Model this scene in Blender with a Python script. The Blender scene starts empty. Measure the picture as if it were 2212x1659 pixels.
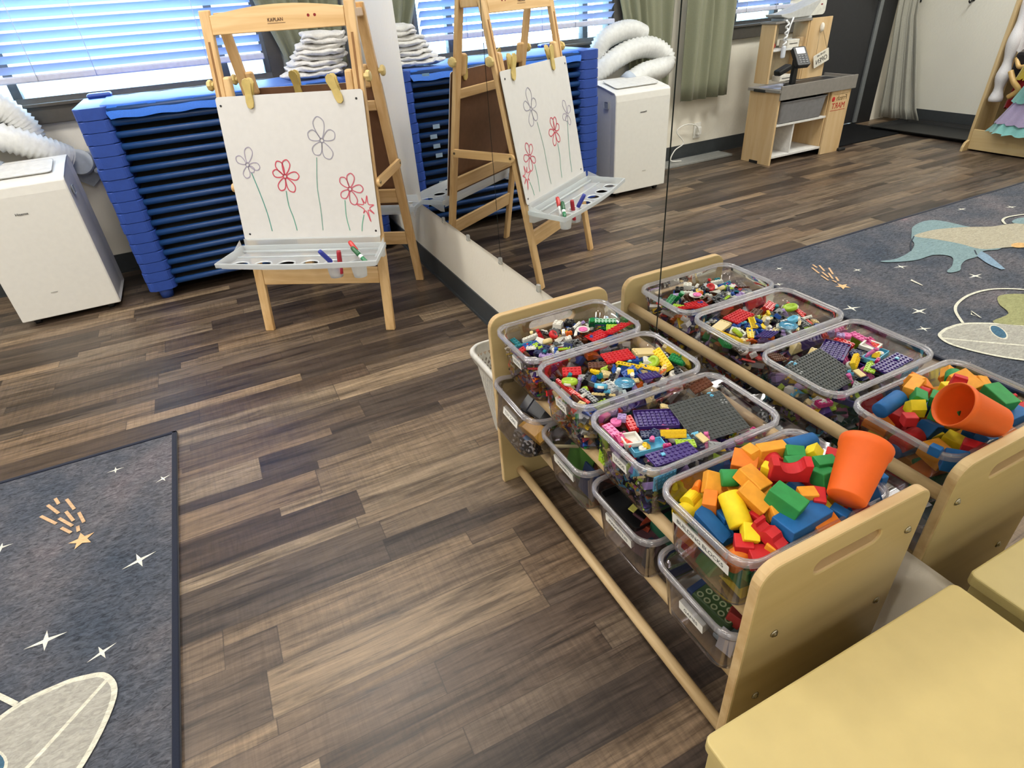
import bpy, bmesh, math, random
from mathutils import Vector, Matrix, Euler, noise as mnoise
PI = math.pi
C = bpy.context.scene.collection
rnd = random.Random(7)

# ---------------------------------------------------------------- materials
def lin(h):
    h = h.lstrip('#')
    v = [int(h[i:i+2], 16)/255 for i in (0, 2, 4)]
    return tuple((c/12.92 if c <= .04045 else ((c+.055)/1.055)**2.4) for c in v) + (1.0,)
MATS = {}
def newmat(name):
    m = bpy.data.materials.new(name); m.use_nodes = True
    nt = m.node_tree
    for n in list(nt.nodes): nt.nodes.remove(n)
    out = nt.nodes.new('ShaderNodeOutputMaterial')
    return m, nt, out
def N(nt, t, **kw):
    n = nt.nodes.new(t)
    for k, v in kw.items():
        if k in n.inputs: n.inputs[k].default_value = v
        else: setattr(n, k, v)
    return n
def pbsdf(nt, out, col=None, rough=.5, spec=.5, metal=0, coat=0):
    b = nt.nodes.new('ShaderNodeBsdfPrincipled')
    if col: b.inputs['Base Color'].default_value = col
    b.inputs['Roughness'].default_value = rough
    b.inputs['Specular IOR Level'].default_value = spec
    b.inputs['Metallic'].default_value = metal
    b.inputs['Coat Weight'].default_value = coat
    nt.links.new(b.outputs[0], out.inputs[0])
    return b
def ramp(nt, stops, interp='LINEAR'):
    r = nt.nodes.new('ShaderNodeValToRGB'); cr = r.color_ramp; cr.interpolation = interp
    while len(cr.elements) < len(stops): cr.elements.new(.5)
    for e, (p, c) in zip(cr.elements, stops): e.position = p; e.color = lin(c) if isinstance(c, str) else c
    return r
def plain(h, rough=.45, spec=.5, var=.04, scale=40, metal=0, bump=0, coat=0):
    key = ('plain', h, rough, spec, var, scale, metal, bump, coat)
    if key in MATS: return MATS[key]
    m, nt, out = newmat('plain_' + h.strip('#'))
    b = pbsdf(nt, out, lin(h), rough, spec, metal, coat)
    tc = N(nt, 'ShaderNodeTexCoord'); nz = N(nt, 'ShaderNodeTexNoise', Scale=scale, Detail=3.0)
    nt.links.new(tc.outputs['Object'], nz.inputs['Vector'])
    c = lin(h)
    lo = tuple(max(0, x*(1-var*2)) for x in c[:3]) + (1,); hi = tuple(min(1, x*(1+var*2)) for x in c[:3]) + (1,)
    r = ramp(nt, [(.3, lo), (.7, hi)])
    nt.links.new(nz.outputs['Fac'], r.inputs[0]); nt.links.new(r.outputs[0], b.inputs['Base Color'])
    if bump:
        bp = N(nt, 'ShaderNodeBump', Strength=bump, Distance=.002)
        nt.links.new(nz.outputs['Fac'], bp.inputs['Height']); nt.links.new(bp.outputs[0], b.inputs['Normal'])
    MATS[key] = m
    return m
def wood(h1, h2, axis='x', scale=1.0, rough=.45, spec=.4, knots=False):
    key = ('wood', h1, h2, axis, scale, rough, knots)
    if key in MATS: return MATS[key]
    m, nt, out = newmat('wood_' + axis + h1.strip('#'))
    b = pbsdf(nt, out, lin(h1), rough, spec)
    tc = N(nt, 'ShaderNodeTexCoord'); mp = N(nt, 'ShaderNodeMapping')
    s = {'x': (2.2, 30, 30), 'y': (30, 2.2, 30), 'z': (30, 30, 2.2)}[axis]
    mp.inputs['Scale'].default_value = tuple(v*scale for v in s)
    nt.links.new(tc.outputs['Object'], mp.inputs[0])
    nz = N(nt, 'ShaderNodeTexNoise', Scale=1.0, Detail=4.0, Roughness=.6, Distortion=.6)
    nt.links.new(mp.outputs[0], nz.inputs['Vector'])
    r = ramp(nt, [(.32, h2), (.62, h1)])
    nt.links.new(nz.outputs['Fac'], r.inputs[0])
    nt.links.new(r.outputs[0], b.inputs['Base Color'])
    MATS[key] = m
    return m
def clear(name, tint, gloss=.12, rough=.06, opac=.0, opcol='#ffffff'):
    """thin clear plastic: mostly transparent, fresnel gloss, a little milky"""
    key = ('clear', name)
    if key in MATS: return MATS[key]
    m, nt, out = newmat(name)
    tr = N(nt, 'ShaderNodeBsdfTransparent'); tr.inputs[0].default_value = lin(tint)
    gl = N(nt, 'ShaderNodeBsdfGlossy', Roughness=rough); gl.inputs[0].default_value = (1, 1, 1, 1)
    lw = N(nt, 'ShaderNodeLayerWeight', Blend=.35)
    ma = N(nt, 'ShaderNodeMath', operation='MULTIPLY_ADD'); ma.inputs[1].default_value = .55; ma.inputs[2].default_value = gloss*.3
    nt.links.new(lw.outputs['Fresnel'], ma.inputs[0])
    mx = N(nt, 'ShaderNodeMixShader')
    nt.links.new(ma.outputs[0], mx.inputs[0]); nt.links.new(tr.outputs[0], mx.inputs[1]); nt.links.new(gl.outputs[0], mx.inputs[2])
    last = mx
    if opac:
        df = N(nt, 'ShaderNodeBsdfDiffuse'); df.inputs[0].default_value = lin(opcol)
        tl = N(nt, 'ShaderNodeBsdfTranslucent'); tl.inputs[0].default_value = lin(opcol)
        m2 = N(nt, 'ShaderNodeMixShader'); m2.inputs[0].default_value = .5
        nt.links.new(df.outputs[0], m2.inputs[1]); nt.links.new(tl.outputs[0], m2.inputs[2])
        m3 = N(nt, 'ShaderNodeMixShader'); m3.inputs[0].default_value = opac
        nt.links.new(mx.outputs[0], m3.inputs[1]); nt.links.new(m2.outputs[0], m3.inputs[2]); last = m3
    nt.links.new(last.outputs[0], out.inputs[0])
    MATS[key] = m
    return m
def cloth(h, rough=.9, scale=300, sheer=0.0, var=.08):
    key = ('cloth', h, sheer)
    if key in MATS: return MATS[key]
    m, nt, out = newmat('cloth_' + h.strip('#'))
    b = pbsdf(nt, out, lin(h), rough, .2)
    b.inputs['Sheen Weight'].default_value = .2
    tc = N(nt, 'ShaderNodeTexCoord'); nz = N(nt, 'ShaderNodeTexNoise', Scale=scale, Detail=2.0)
    nt.links.new(tc.outputs['Object'], nz.inputs['Vector'])
    c = lin(h)
    r = ramp(nt, [(.3, tuple(x*(1-var) for x in c[:3])+(1,)), (.7, tuple(min(1, x*(1+var)) for x in c[:3])+(1,))])
    nt.links.new(nz.outputs['Fac'], r.inputs[0]); nt.links.new(r.outputs[0], b.inputs['Base Color'])
    if sheer:
        tl = N(nt, 'ShaderNodeBsdfTranslucent'); tl.inputs[0].default_value = c
        mx = N(nt, 'ShaderNodeMixShader'); mx.inputs[0].default_value = sheer
        nt.links.new(b.outputs[0], mx.inputs[1]); nt.links.new(tl.outputs[0], mx.inputs[2]); nt.links.new(mx.outputs[0], out.inputs[0])
    MATS[key] = m
    return m
def glow(h, strength):
    key = ('glow', h, strength)
    if key in MATS: return MATS[key]
    m, nt, out = newmat('glow_' + h.strip('#'))
    e = N(nt, 'ShaderNodeEmission', Strength=strength); e.inputs[0].default_value = lin(h)
    nt.links.new(e.outputs[0], out.inputs[0]); MATS[key] = m
    return m
def mirror_mat():
    m, nt, out = newmat('mirror_glass')
    b = pbsdf(nt, out, (.93, .95, .94, 1), .0, .5, 1.0)
    return m
def plank_floor():
    m, nt, out = newmat('floor_planks')
    b = pbsdf(nt, out, None, .36, .5)
    L = nt.links.new
    tc = N(nt, 'ShaderNodeTexCoord'); sp = N(nt, 'ShaderNodeSeparateXYZ'); L(tc.outputs['Object'], sp.inputs[0])
    def math_(op, a, b_=None, c=None):
        n = N(nt, 'ShaderNodeMath', operation=op)
        for i, v in enumerate((a, b_, c)):
            if v is None: continue
            if isinstance(v, (int, float)): n.inputs[i].default_value = v
            else: L(v, n.inputs[i])
        return n.outputs[0]
    def wn(dim, *ins):
        n = N(nt, 'ShaderNodeTexWhiteNoise', noise_dimensions=dim)
        if dim == '1D': L(ins[0], n.inputs['W'])
        else:
            cmb = N(nt, 'ShaderNodeCombineXYZ')
            for i, v in enumerate(ins):
                if isinstance(v, (int, float)): cmb.inputs[i].default_value = v
                else: L(v, cmb.inputs[i])
            L(cmb.outputs[0], n.inputs['Vector'])
        return n.outputs['Value']
    W = .158
    ry = math_('DIVIDE', sp.outputs[1], W); row = math_('FLOOR', ry); fy = math_('FRACT', ry)
    off = math_('MULTIPLY', wn('1D', row), 3.7)
    xs = math_('DIVIDE', math_('ADD', sp.outputs[0], off), 1.05); col = math_('FLOOR', xs); fx = math_('FRACT', xs)
    # each plank printed as one, two or three narrower strips of its own length
    split = wn('3D', row, col, 3.0)
    sA = math_('MULTIPLY_ADD', split, .5, .22)
    sub = math_('GREATER_THAN', fy, sA)
    xo = math_('ADD', math_('DIVIDE', sp.outputs[0], .62), math_('MULTIPLY', wn('3D', row, sub, 9.0), 5.0))
    col2 = math_('FLOOR', xo); fx2 = math_('FRACT', xo)
    idn = N(nt, 'ShaderNodeTexWhiteNoise', noise_dimensions='3D'); cmb = N(nt, 'ShaderNodeCombineXYZ')
    L(row, cmb.inputs[0]); L(math_('ADD', col2, math_('MULTIPLY', sub, 31.0)), cmb.inputs[1]); L(cmb.outputs[0], idn.inputs['Vector'])
    idv = idn.outputs['Value']
    # grain
    mp = N(nt, 'ShaderNodeMapping'); mp.inputs['Scale'].default_value = (4.5, 62, 1); L(tc.outputs['Object'], mp.inputs[0])
    addv = N(nt, 'ShaderNodeVectorMath', operation='ADD'); L(mp.outputs[0], addv.inputs[0])
    cm2 = N(nt, 'ShaderNodeCombineXYZ'); L(math_('MULTIPLY', idv, 40.0), cm2.inputs[0]); L(math_('MULTIPLY', idv, 17.0), cm2.inputs[1]); L(cm2.outputs[0], addv.inputs[1])
    g1 = N(nt, 'ShaderNodeTexNoise', Scale=1.0, Detail=9.0, Roughness=.74, Distortion=.7); L(addv.outputs[0], g1.inputs['Vector'])
    g2 = N(nt, 'ShaderNodeTexNoise', Scale=.33, Detail=4.0, Roughness=.65, Distortion=.8); L(addv.outputs[0], g2.inputs['Vector'])
    base = ramp(nt, [(0, '#382e27'), (.14, '#4b4038'), (.32, '#605347'), (.50, '#7b6b59'), (.66, '#594c42'), (.82, '#8f7e68'), (.92, '#695c50'), (1, '#443a33')])
    L(idv, base.inputs[0])
    gr = ramp(nt, [(.34, (.26, .23, .21, 1)), (.45, (.76, .73, .70, 1)), (.55, (1.03, 1, .97, 1)), (.68, (1.45, 1.42, 1.36, 1))]); L(g1.outputs['Fac'], gr.inputs[0])
    m1 = N(nt, 'ShaderNodeMix', data_type='RGBA', blend_type='MULTIPLY'); m1.inputs[0].default_value = .95
    L(base.outputs[0], m1.inputs[6]); L(gr.outputs[0], m1.inputs[7])
    gr2 = ramp(nt, [(.38, (.34, .31, .29, 1)), (.50, (.98, .98, .98, 1)), (.66, (1.28, 1.27, 1.25, 1))]); L(g2.outputs['Fac'], gr2.inputs[0])
    m2 = N(nt, 'ShaderNodeMix', data_type='RGBA', blend_type='MULTIPLY'); m2.inputs[0].default_value = .8
    L(m1.outputs[2], m2.inputs[6]); L(gr2.outputs[0], m2.inputs[7])
    # saw marks across the boards and a warm or grey cast per strip
    mp3 = N(nt, 'ShaderNodeMapping'); mp3.inputs['Scale'].default_value = (95, 7, 1); L(tc.outputs['Object'], mp3.inputs[0])
    g3 = N(nt, 'ShaderNodeTexNoise', Scale=1.0, Detail=4.0, Roughness=.7, Distortion=.9); L(mp3.outputs[0], g3.inputs['Vector'])
    gr3 = ramp(nt, [(.34, (.66, .64, .62, 1)), (.56, (1.0, 1.0, 1.0, 1)), (.7, (1.16, 1.15, 1.13, 1))]); L(g3.outputs['Fac'], gr3.inputs[0])
    m4 = N(nt, 'ShaderNodeMix', data_type='RGBA', blend_type='MULTIPLY'); L(math_('MULTIPLY_ADD', wn('3D', row, col2, 21.0), .55, .15), m4.inputs[0]); L(m2.outputs[2], m4.inputs[6]); L(gr3.outputs[0], m4.inputs[7])
    cast = ramp(nt, [(.0, (.93, .97, 1.03, 1)), (.55, (1, 1, 1, 1)), (.8, (1.14, .98, .82, 1)), (1, (1.22, .97, .74, 1))]); L(wn('3D', row, col2, 33.0), cast.inputs[0])
    m5 = N(nt, 'ShaderNodeMix', data_type='RGBA', blend_type='MULTIPLY'); m5.inputs[0].default_value = .3; L(m4.outputs[2], m5.inputs[6]); L(cast.outputs[0], m5.inputs[7])
    m2 = m5
    # seams: long joints and butt joints
    e1 = math_('LESS_THAN', math_('MINIMUM', fy, math_('SUBTRACT', 1.0, fy)), .006)
    e2 = math_('LESS_THAN', math_('MINIMUM', fx2, math_('SUBTRACT', 1.0, fx2)), .0022)
    e3 = math_('LESS_THAN', math_('ABSOLUTE', math_('SUBTRACT', fy, sA)), .006)
    seam = math_('MULTIPLY', math_('MAXIMUM', math_('MAXIMUM', e1, e2), e3), .55)
    m3 = N(nt, 'ShaderNodeMix', data_type='RGBA'); L(seam, m3.inputs[0]); L(m2.outputs[2], m3.inputs[6]); m3.inputs[7].default_value = lin('#2a221d')
    L(m3.outputs[2], b.inputs['Base Color'])
    rr = math_('MULTIPLY_ADD', g1.outputs['Fac'], .25, .27); L(rr, b.inputs['Roughness'])
    bp = N(nt, 'ShaderNodeBump', Strength=.12, Distance=.002); L(g1.outputs['Fac'], bp.inputs['Height']); L(bp.outputs[0], b.inputs['Normal'])
    return m
def rug_mat():
    m, nt, out = newmat('rug_pile')
    b = pbsdf(nt, out, None, .95, .1)
    L = nt.links.new
    tc = N(nt, 'ShaderNodeTexCoord')
    n1 = N(nt, 'ShaderNodeTexNoise', Scale=1.9, Detail=5.0, Roughness=.6); L(tc.outputs['Object'], n1.inputs['Vector'])
    r1 = ramp(nt, [(.32, '#424954'), (.44, '#50535b'), (.53, '#5e5d62'), (.62, '#6f686c'), (.74, '#8f747a')]); L(n1.outputs['Fac'], r1.inputs[0])
    mp = N(nt, 'ShaderNodeMapping'); mp.inputs['Scale'].default_value = (45, 110, 1); mp.inputs['Rotation'].default_value = (0, 0, .35); L(tc.outputs['Object'], mp.inputs[0])
    n2 = N(nt, 'ShaderNodeTexNoise', Scale=1.0, Detail=3.0, Roughness=.7, Distortion=1.2); L(mp.outputs[0], n2.inputs['Vector'])
    r2 = ramp(nt, [(.32, (.35, .36, .38, 1)), (.68, (1.6, 1.6, 1.6, 1))]); L(n2.outputs['Fac'], r2.inputs[0])
    mx = N(nt, 'ShaderNodeMix', data_type='RGBA', blend_type='MULTIPLY'); mx.inputs[0].default_value = .8
    L(r1.outputs[0], mx.inputs[6]); L(r2.outputs[0], mx.inputs[7]); L(mx.outputs[2], b.inputs['Base Color'])
    return m
def print_mat(h):
    key = ('print', h)
    if key in MATS: return MATS[key]
    m, nt, out = newmat('rug_print_' + h.strip('#'))
    b = pbsdf(nt, out, None, .95, .1); L = nt.links.new
    tc = N(nt, 'ShaderNodeTexCoord'); mp = N(nt, 'ShaderNodeMapping'); mp.inputs['Scale'].default_value = (45, 110, 1); L(tc.outputs['Object'], mp.inputs[0])
    n2 = N(nt, 'ShaderNodeTexNoise', Scale=1.0, Detail=3.0, Roughness=.7, Distortion=1.2); L(mp.outputs[0], n2.inputs['Vector'])
    c = lin(h); r = ramp(nt, [(.3, tuple(x*.72 for x in c[:3])+(1,)), (.68, tuple(min(1, x*1.15) for x in c[:3])+(1,))])
    L(n2.outputs['Fac'], r.inputs[0]); L(r.outputs[0], b.inputs['Base Color']); MATS[key] = m
    return m
def wall_mat(h='#d9d3c4'):
    key = ('wall', h)
    if key in MATS: return MATS[key]
    m, nt, out = newmat('painted_wall')
    b = pbsdf(nt, out, lin(h), .75, .25); L = nt.links.new
    tc = N(nt, 'ShaderNodeTexCoord'); n1 = N(nt, 'ShaderNodeTexNoise', Scale=55.0, Detail=4.0, Roughness=.6); L(tc.outputs['Object'], n1.inputs['Vector'])
    bp = N(nt, 'ShaderNodeBump', Strength=.35, Distance=.004); L(n1.outputs['Fac'], bp.inputs['Height']); L(bp.outputs[0], b.inputs['Normal'])
    n2 = N(nt, 'ShaderNodeTexNoise', Scale=1.6, Detail=2.0); L(tc.outputs['Object'], n2.inputs['Vector'])
    c = lin(h); r = ramp(nt, [(.35, tuple(x*.93 for x in c[:3])+(1,)), (.65, c)]); L(n2.outputs['Fac'], r.inputs[0]); L(r.outputs[0], b.inputs['Base Color'])
    MATS[key] = m
    return m

# ---------------------------------------------------------------- mesh building
class B:
    def __init__(s): s.bm = bmesh.new(); s.mi = 0
    def faces(s, vs, fs, smooth=False):
        v = [s.bm.verts.new(p) for p in vs]
        for f in fs:
            try:
                q = s.bm.faces.new([v[i] for i in f]); q.material_index = s.mi; q.smooth = smooth
            except ValueError: pass
        return v
    def box(s, x0, x1, y0, y1, z0, z1, bev=0, M=None, seg=2, fn=None):
        if x0 > x1: x0, x1 = x1, x0
        if y0 > y1: y0, y1 = y1, y0
        if z0 > z1: z0, z1 = z1, z0
        t = bmesh.new()
        vs = [t.verts.new(p) for p in ((x0,y0,z0),(x1,y0,z0),(x1,y1,z0),(x0,y1,z0),(x0,y0,z1),(x1,y0,z1),(x1,y1,z1),(x0,y1,z1))]
        for f in ((3,2,1,0),(4,5,6,7),(0,1,5,4),(1,2,6,5),(2,3,7,6),(3,0,4,7)): t.faces.new([vs[i] for i in f])
        if bev: bmesh.ops.bevel(t, geom=list(t.edges), offset=bev, segments=seg, affect='EDGES', profile=.5)
        s.merge(t, M, fn)
    def merge(s, t, M=None, fn=None, smooth=None):
        mp = {}
        for v in t.verts:
            p = v.co
            if fn: p = Vector(fn(p))
            if M is not None: p = M @ p
            mp[v] = s.bm.verts.new(p)
        for f in t.faces:
            try:
                q = s.bm.faces.new([mp[v] for v in f.verts]); q.material_index = s.mi; q.smooth = f.smooth if smooth is None else smooth
            except ValueError: pass
        t.free()
    def cyl(s, p0, p1, r0, r1=None, n=16, caps=True, smooth=True):
        p0, p1 = Vector(p0), Vector(p1); r1 = r0 if r1 is None else r1
        d = (p1-p0).normalized(); a = d.orthogonal().normalized(); b = d.cross(a)
        lo = [s.bm.verts.new(p0 + (a*math.cos(2*PI*i/n) + b*math.sin(2*PI*i/n))*r0) for i in range(n)]
        hi = [s.bm.verts.new(p1 + (a*math.cos(2*PI*i/n) + b*math.sin(2*PI*i/n))*r1) for i in range(n)]
        for i in range(n):
            f = s.bm.faces.new([lo[i], lo[(i+1)%n], hi[(i+1)%n], hi[i]]); f.smooth = smooth; f.material_index = s.mi
        if caps:
            for l in (list(reversed(lo)), hi):
                f = s.bm.faces.new(l); f.material_index = s.mi
    def tube(s, pts, r, n=8, closed=False, caps=True):
        pts = [Vector(p) for p in pts]; k = len(pts)
        rr = r if isinstance(r, (list, tuple)) else [r]*k
        rings = []; a = None
        for i, p in enumerate(pts):
            t = (pts[(i+1) % k] - pts[i-1]) if closed else (pts[min(i+1, k-1)] - pts[max(i-1, 0)])
            t.normalize()
            a = t.orthogonal().normalized() if a is None else (a - t*a.dot(t)).normalized()
            b = t.cross(a)
            rings.append([s.bm.verts.new(p + (a*math.cos(2*PI*j/n) + b*math.sin(2*PI*j/n))*rr[i]) for j in range(n)])
        for i in range(k if closed else k-1):
            u, v = rings[i], rings[(i+1) % k]
            for j in range(n):
                f = s.bm.faces.new([u[j], u[(j+1)%n], v[(j+1)%n], v[j]]); f.smooth = True; f.material_index = s.mi
        if caps and not closed:
            for l in (list(reversed(rings[0])), rings[-1]):
                f = s.bm.faces.new(l); f.material_index = s.mi
    def prism(s, poly, h0, h1, M=None, bev=0, seg=2, fn=None):
        """polygon in local xy, extruded along local z"""
        t = bmesh.new()
        lo = [t.verts.new((x, y, h0)) for x, y in poly]; hi = [t.verts.new((x, y, h1)) for x, y in poly]; n = len(poly)
        t.faces.new(list(reversed(lo))); t.faces.new(hi)
        for i in range(n): t.faces.new([lo[i], lo[(i+1)%n], hi[(i+1)%n], hi[i]])
        if bev:
            es = [e for e in t.edges if abs(e.verts[0].co.z - e.verts[1].co.z) < 1e-9]
            bmesh.ops.bevel(t, geom=es, offset=bev, segments=seg, affect='EDGES', profile=.5)
        s.merge(t, M, fn)
    def lathe(s, prof, n=24, M=None, smooth=True):
        t = bmesh.new(); rings = []
        for r, z in prof:
            rings.append([t.verts.new((r*math.cos(2*PI*i/n), r*math.sin(2*PI*i/n), z)) for i in range(n)] if r > 1e-6 else [t.verts.new((0, 0, z))])
        for u, v in zip(rings, rings[1:]):
            for i in range(n):
                j = (i+1) % n
                if len(u) == 1 and len(v) == 1: continue
                if len(u) == 1: f = t.faces.new([u[0], v[j], v[i]])
                elif len(v) == 1: f = t.faces.new([u[i], u[j], v[0]])
                else: f = t.faces.new([u[i], u[j], v[j], v[i]])
                f.smooth = smooth
        s.merge(t, M)
    def grid(s, fn, nu, nv, smooth=True):
        vs = [[s.bm.verts.new(fn(i/nu, j/nv)) for j in range(nv+1)] for i in range(nu+1)]
        for i in range(nu):
            for j in range(nv):
                f = s.bm.faces.new([vs[i][j], vs[i+1][j], vs[i+1][j+1], vs[i][j+1]]); f.smooth = smooth; f.material_index = s.mi
    def loops(s, rings, smooth=True, cap0=False, cap1=False):
        R = [[s.bm.verts.new(p) for p in r] for r in rings]
        n = len(R[0])
        for u, v in zip(R, R[1:]):
            for i in range(n):
                f = s.bm.faces.new([u[i], u[(i+1)%n], v[(i+1)%n], v[i]]); f.smooth = smooth; f.material_index = s.mi
        if cap0: f = s.bm.faces.new(list(reversed(R[0]))); f.material_index = s.mi
        if cap1: f = s.bm.faces.new(R[-1]); f.material_index = s.mi
    def sheet(s, outline, holes=(), z=0, M=None):
        """flat filled polygon with holes"""
        t = bmesh.new(); es = []
        for lp in (outline, *holes):
            v = [t.verts.new((x, y, z)) for x, y in lp]
            for i in range(len(v)): es.append(t.edges.new((v[i], v[(i+1) % len(v)])))
        bmesh.ops.triangle_fill(t, use_beauty=True, edges=es)
        for f in t.faces:
            f.normal_update()
            if f.normal.z < 0: f.normal_flip()
        s.merge(t, M)
    def ribbon(s, pts, w, M=None, closed=False, z=0):
        """flat stroke in local xy"""
        k = len(pts); L_, R_ = [], []
        for i in range(k):
            a = Vector(pts[(i-1) % k] if closed or i else pts[0]); b = Vector(pts[(i+1) % k] if closed or i < k-1 else pts[-1])
            t = (b-a); t = t.normalized() if t.length > 1e-9 else Vector((1, 0)); nrm = Vector((-t.y, t.x))
            p = Vector(pts[i])
            for lst, sg in ((L_, 1), (R_, -1)):
                q = p + nrm*w*.5*sg; q = Vector((q.x, q.y, z)); lst.append(s.bm.verts.new(M @ q if M is not None else q))
        for i in range(k if closed else k-1):
            j = (i+1) % k
            f = s.bm.faces.new([R_[i], R_[j], L_[j], L_[i]]); f.material_index = s.mi
def tag(o, label=None, cat=None, group=None, kind=None):
    if label: o['label'] = label
    if cat: o['category'] = cat
    if group: o['group'] = group
    if kind: o['kind'] = kind
    return o
def obj(name, b, mats, parent=None, label=None, cat=None, group=None, kind=None, shade=None, weld=False):
    me = bpy.data.meshes.new(name)
    if weld: bmesh.ops.remove_doubles(b.bm, verts=list(b.bm.verts), dist=1e-5)
    bmesh.ops.recalc_face_normals(b.bm, faces=list(b.bm.faces)) if shade != 'raw' else None
    b.bm.to_mesh(me); b.bm.free()
    for m in (mats if isinstance(mats, (list, tuple)) else [mats]): me.materials.append(m)
    o = bpy.data.objects.new(name, me); C.objects.link(o)
    if parent is not None: o.parent = parent
    return tag(o, label, cat, group, kind)
def thing(name, label, cat, loc=(0, 0, 0), rot=(0, 0, 0), group=None):
    o = bpy.data.objects.new(name, None); C.objects.link(o); o.empty_display_size = .05
    o.location = loc; o.rotation_euler = rot if isinstance(rot, (tuple, list, Euler)) else (0, 0, rot)
    return tag(o, label, cat, group)
def dup(root, loc=None, rot=None, label=None, group=None, matrix=None):
    r = root.copy(); C.objects.link(r)
    if loc is not None: r.location = loc
    if rot is not None: r.rotation_euler = rot
    if matrix is not None: r.matrix_world = matrix
    if label: r['label'] = label
    if group: r['group'] = group
    for ch in list(root.children):
        c = ch.copy(); C.objects.link(c); c.parent = r
        for g in list(ch.children):
            d = g.copy(); C.objects.link(d); d.parent = c
    return r
def text_mesh(body, size, M, mi_b, extrude=.0004, align='CENTER', sx=1.0):
    """letters as flat geometry merged into builder"""
    cu = bpy.data.curves.new('lettering', 'FONT'); cu.body = body; cu.size = size; cu.align_x = align; cu.align_y = 'CENTER'; cu.extrude = extrude
    o = bpy.data.objects.new('lettering', cu); C.objects.link(o)
    dg = bpy.context.evaluated_depsgraph_get(); me = bpy.data.meshes.new_from_object(o.evaluated_get(dg))
    t = bmesh.new(); t.from_mesh(me)
    mi_b.merge(t, M @ Matrix.Diagonal((sx, 1, 1, 1)))
    bpy.data.objects.remove(o); bpy.data.curves.remove(cu); bpy.data.meshes.remove(me)
def frame(o, x, y):
    """matrix with origin o, local x, local y directions"""
    x = Vector(x).normalized(); z = x.cross(Vector(y)).normalized(); y = z.cross(x)
    return Matrix(((x.x, y.x, z.x, o[0]), (x.y, y.y, z.y, o[1]), (x.z, y.z, z.z, o[2]), (0, 0, 0, 1)))
def rrect(x0, x1, y0, y1, r, n=6):
    p = []
    for cx, cy, a0 in ((x1-r, y1-r, 0), (x0+r, y1-r, 90), (x0+r, y0+r, 180), (x1-r, y0+r, 270)):
        for i in range(n+1):
            a = math.radians(a0 + 90*i/n); p.append((cx + r*math.cos(a), cy + r*math.sin(a)))
    return p
def resample(poly, n):
    P_ = [Vector(p) for p in poly]; P_.append(P_[0]); d = [0]
    for a, c in zip(P_, P_[1:]): d.append(d[-1] + (c-a).length)
    out = []; k = 0
    for i in range(n):
        t = d[-1]*i/n
        while d[k+1] < t: k += 1
        out.append(P_[k].lerp(P_[k+1], (t-d[k])/max(1e-9, d[k+1]-d[k])))
    return out
def spline(pts, per=8):
    P_ = [Vector(p) for p in pts]; out = []
    for i in range(len(P_)-1):
        p0 = P_[max(i-1, 0)]; p1 = P_[i]; p2 = P_[i+1]; p3 = P_[min(i+2, len(P_)-1)]
        for k in range(per):
            t = k/per
            out.append(.5*((2*p1) + (p2-p0)*t + (2*p0-5*p1+4*p2-p3)*t*t + (3*p1-p0-3*p2+p3)*t**3))
    out.append(P_[-1])
    return out
def spline_closed(pts, per=6):
    P_ = [Vector(p) for p in pts]; n = len(P_); out = []
    for i in range(n):
        p0, p1, p2, p3 = P_[i-1], P_[i], P_[(i+1) % n], P_[(i+2) % n]
        for k in range(per):
            t = k/per
            out.append(.5*((2*p1) + (p2-p0)*t + (2*p0-5*p1+4*p2-p3)*t*t + (3*p1-p0-3*p2+p3)*t**3))
    return out

# ---------------------------------------------------------------- camera, light
cam = bpy.data.cameras.new('camera'); co = bpy.data.objects.new('camera', cam); C.objects.link(co)
cam.sensor_width = 36; cam.sensor_fit = 'HORIZONTAL'; cam.lens = 36*1285.594/2212; cam.clip_start = .02
co.matrix_world = Matrix([[0.896229, 0.288682, -0.336804, -0.860863], [-0.438869, 0.466535, -0.767945, -3.000033], [-0.064561, 0.836067, 0.544815, 1.201613], [0.0, 0.0, 0.0, 1.0]])
bpy.context.scene.camera = co
scn = bpy.context.scene
scn.view_settings.view_transform = 'Standard'; scn.view_settings.look = 'None'; scn.view_settings.exposure = .0; scn.view_settings.gamma = 1.0
scn.cycles.use_denoising = True; scn.cycles.max_bounces = 10; scn.cycles.transparent_max_bounces = 24
scn.cycles.glossy_bounces = 5; scn.cycles.diffuse_bounces = 4; scn.cycles.transmission_bounces = 6
scn.cycles.caustics_reflective = True; scn.cycles.caustics_refractive = False; scn.cycles.sample_clamp_indirect = 6
w = bpy.data.worlds.new('sky'); scn.world = w; w.use_nodes = True
bg = w.node_tree.nodes['Background']; sky = w.node_tree.nodes.new('ShaderNodeTexSky'); sky.sky_type = 'NISHITA'
sky.sun_elevation = math.radians(50); sky.sun_rotation = math.radians(200); sky.sun_disc = False; sky.air_density = 1.2; sky.dust_density = .6
mixw = w.node_tree.nodes.new('ShaderNodeMix'); mixw.data_type = 'RGBA'; mixw.inputs[0].default_value = .45; mixw.inputs[7].default_value = (.75, .93, 1, 1)
w.node_tree.links.new(sky.outputs[0], mixw.inputs[6]); w.node_tree.links.new(mixw.outputs[2], bg.inputs[0]); bg.inputs[1].default_value = 1.7
def area(name, loc, rot, sx, sy, power, col):
    l = bpy.data.lights.new(name, 'AREA'); l.shape = 'RECTANGLE'; l.size = sx; l.size_y = sy; l.energy = power; l.color = col
    o = bpy.data.objects.new(name, l); C.objects.link(o); o.location = loc; o.rotation_euler = rot; return o
CZ = 2.62
k = 0
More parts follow.
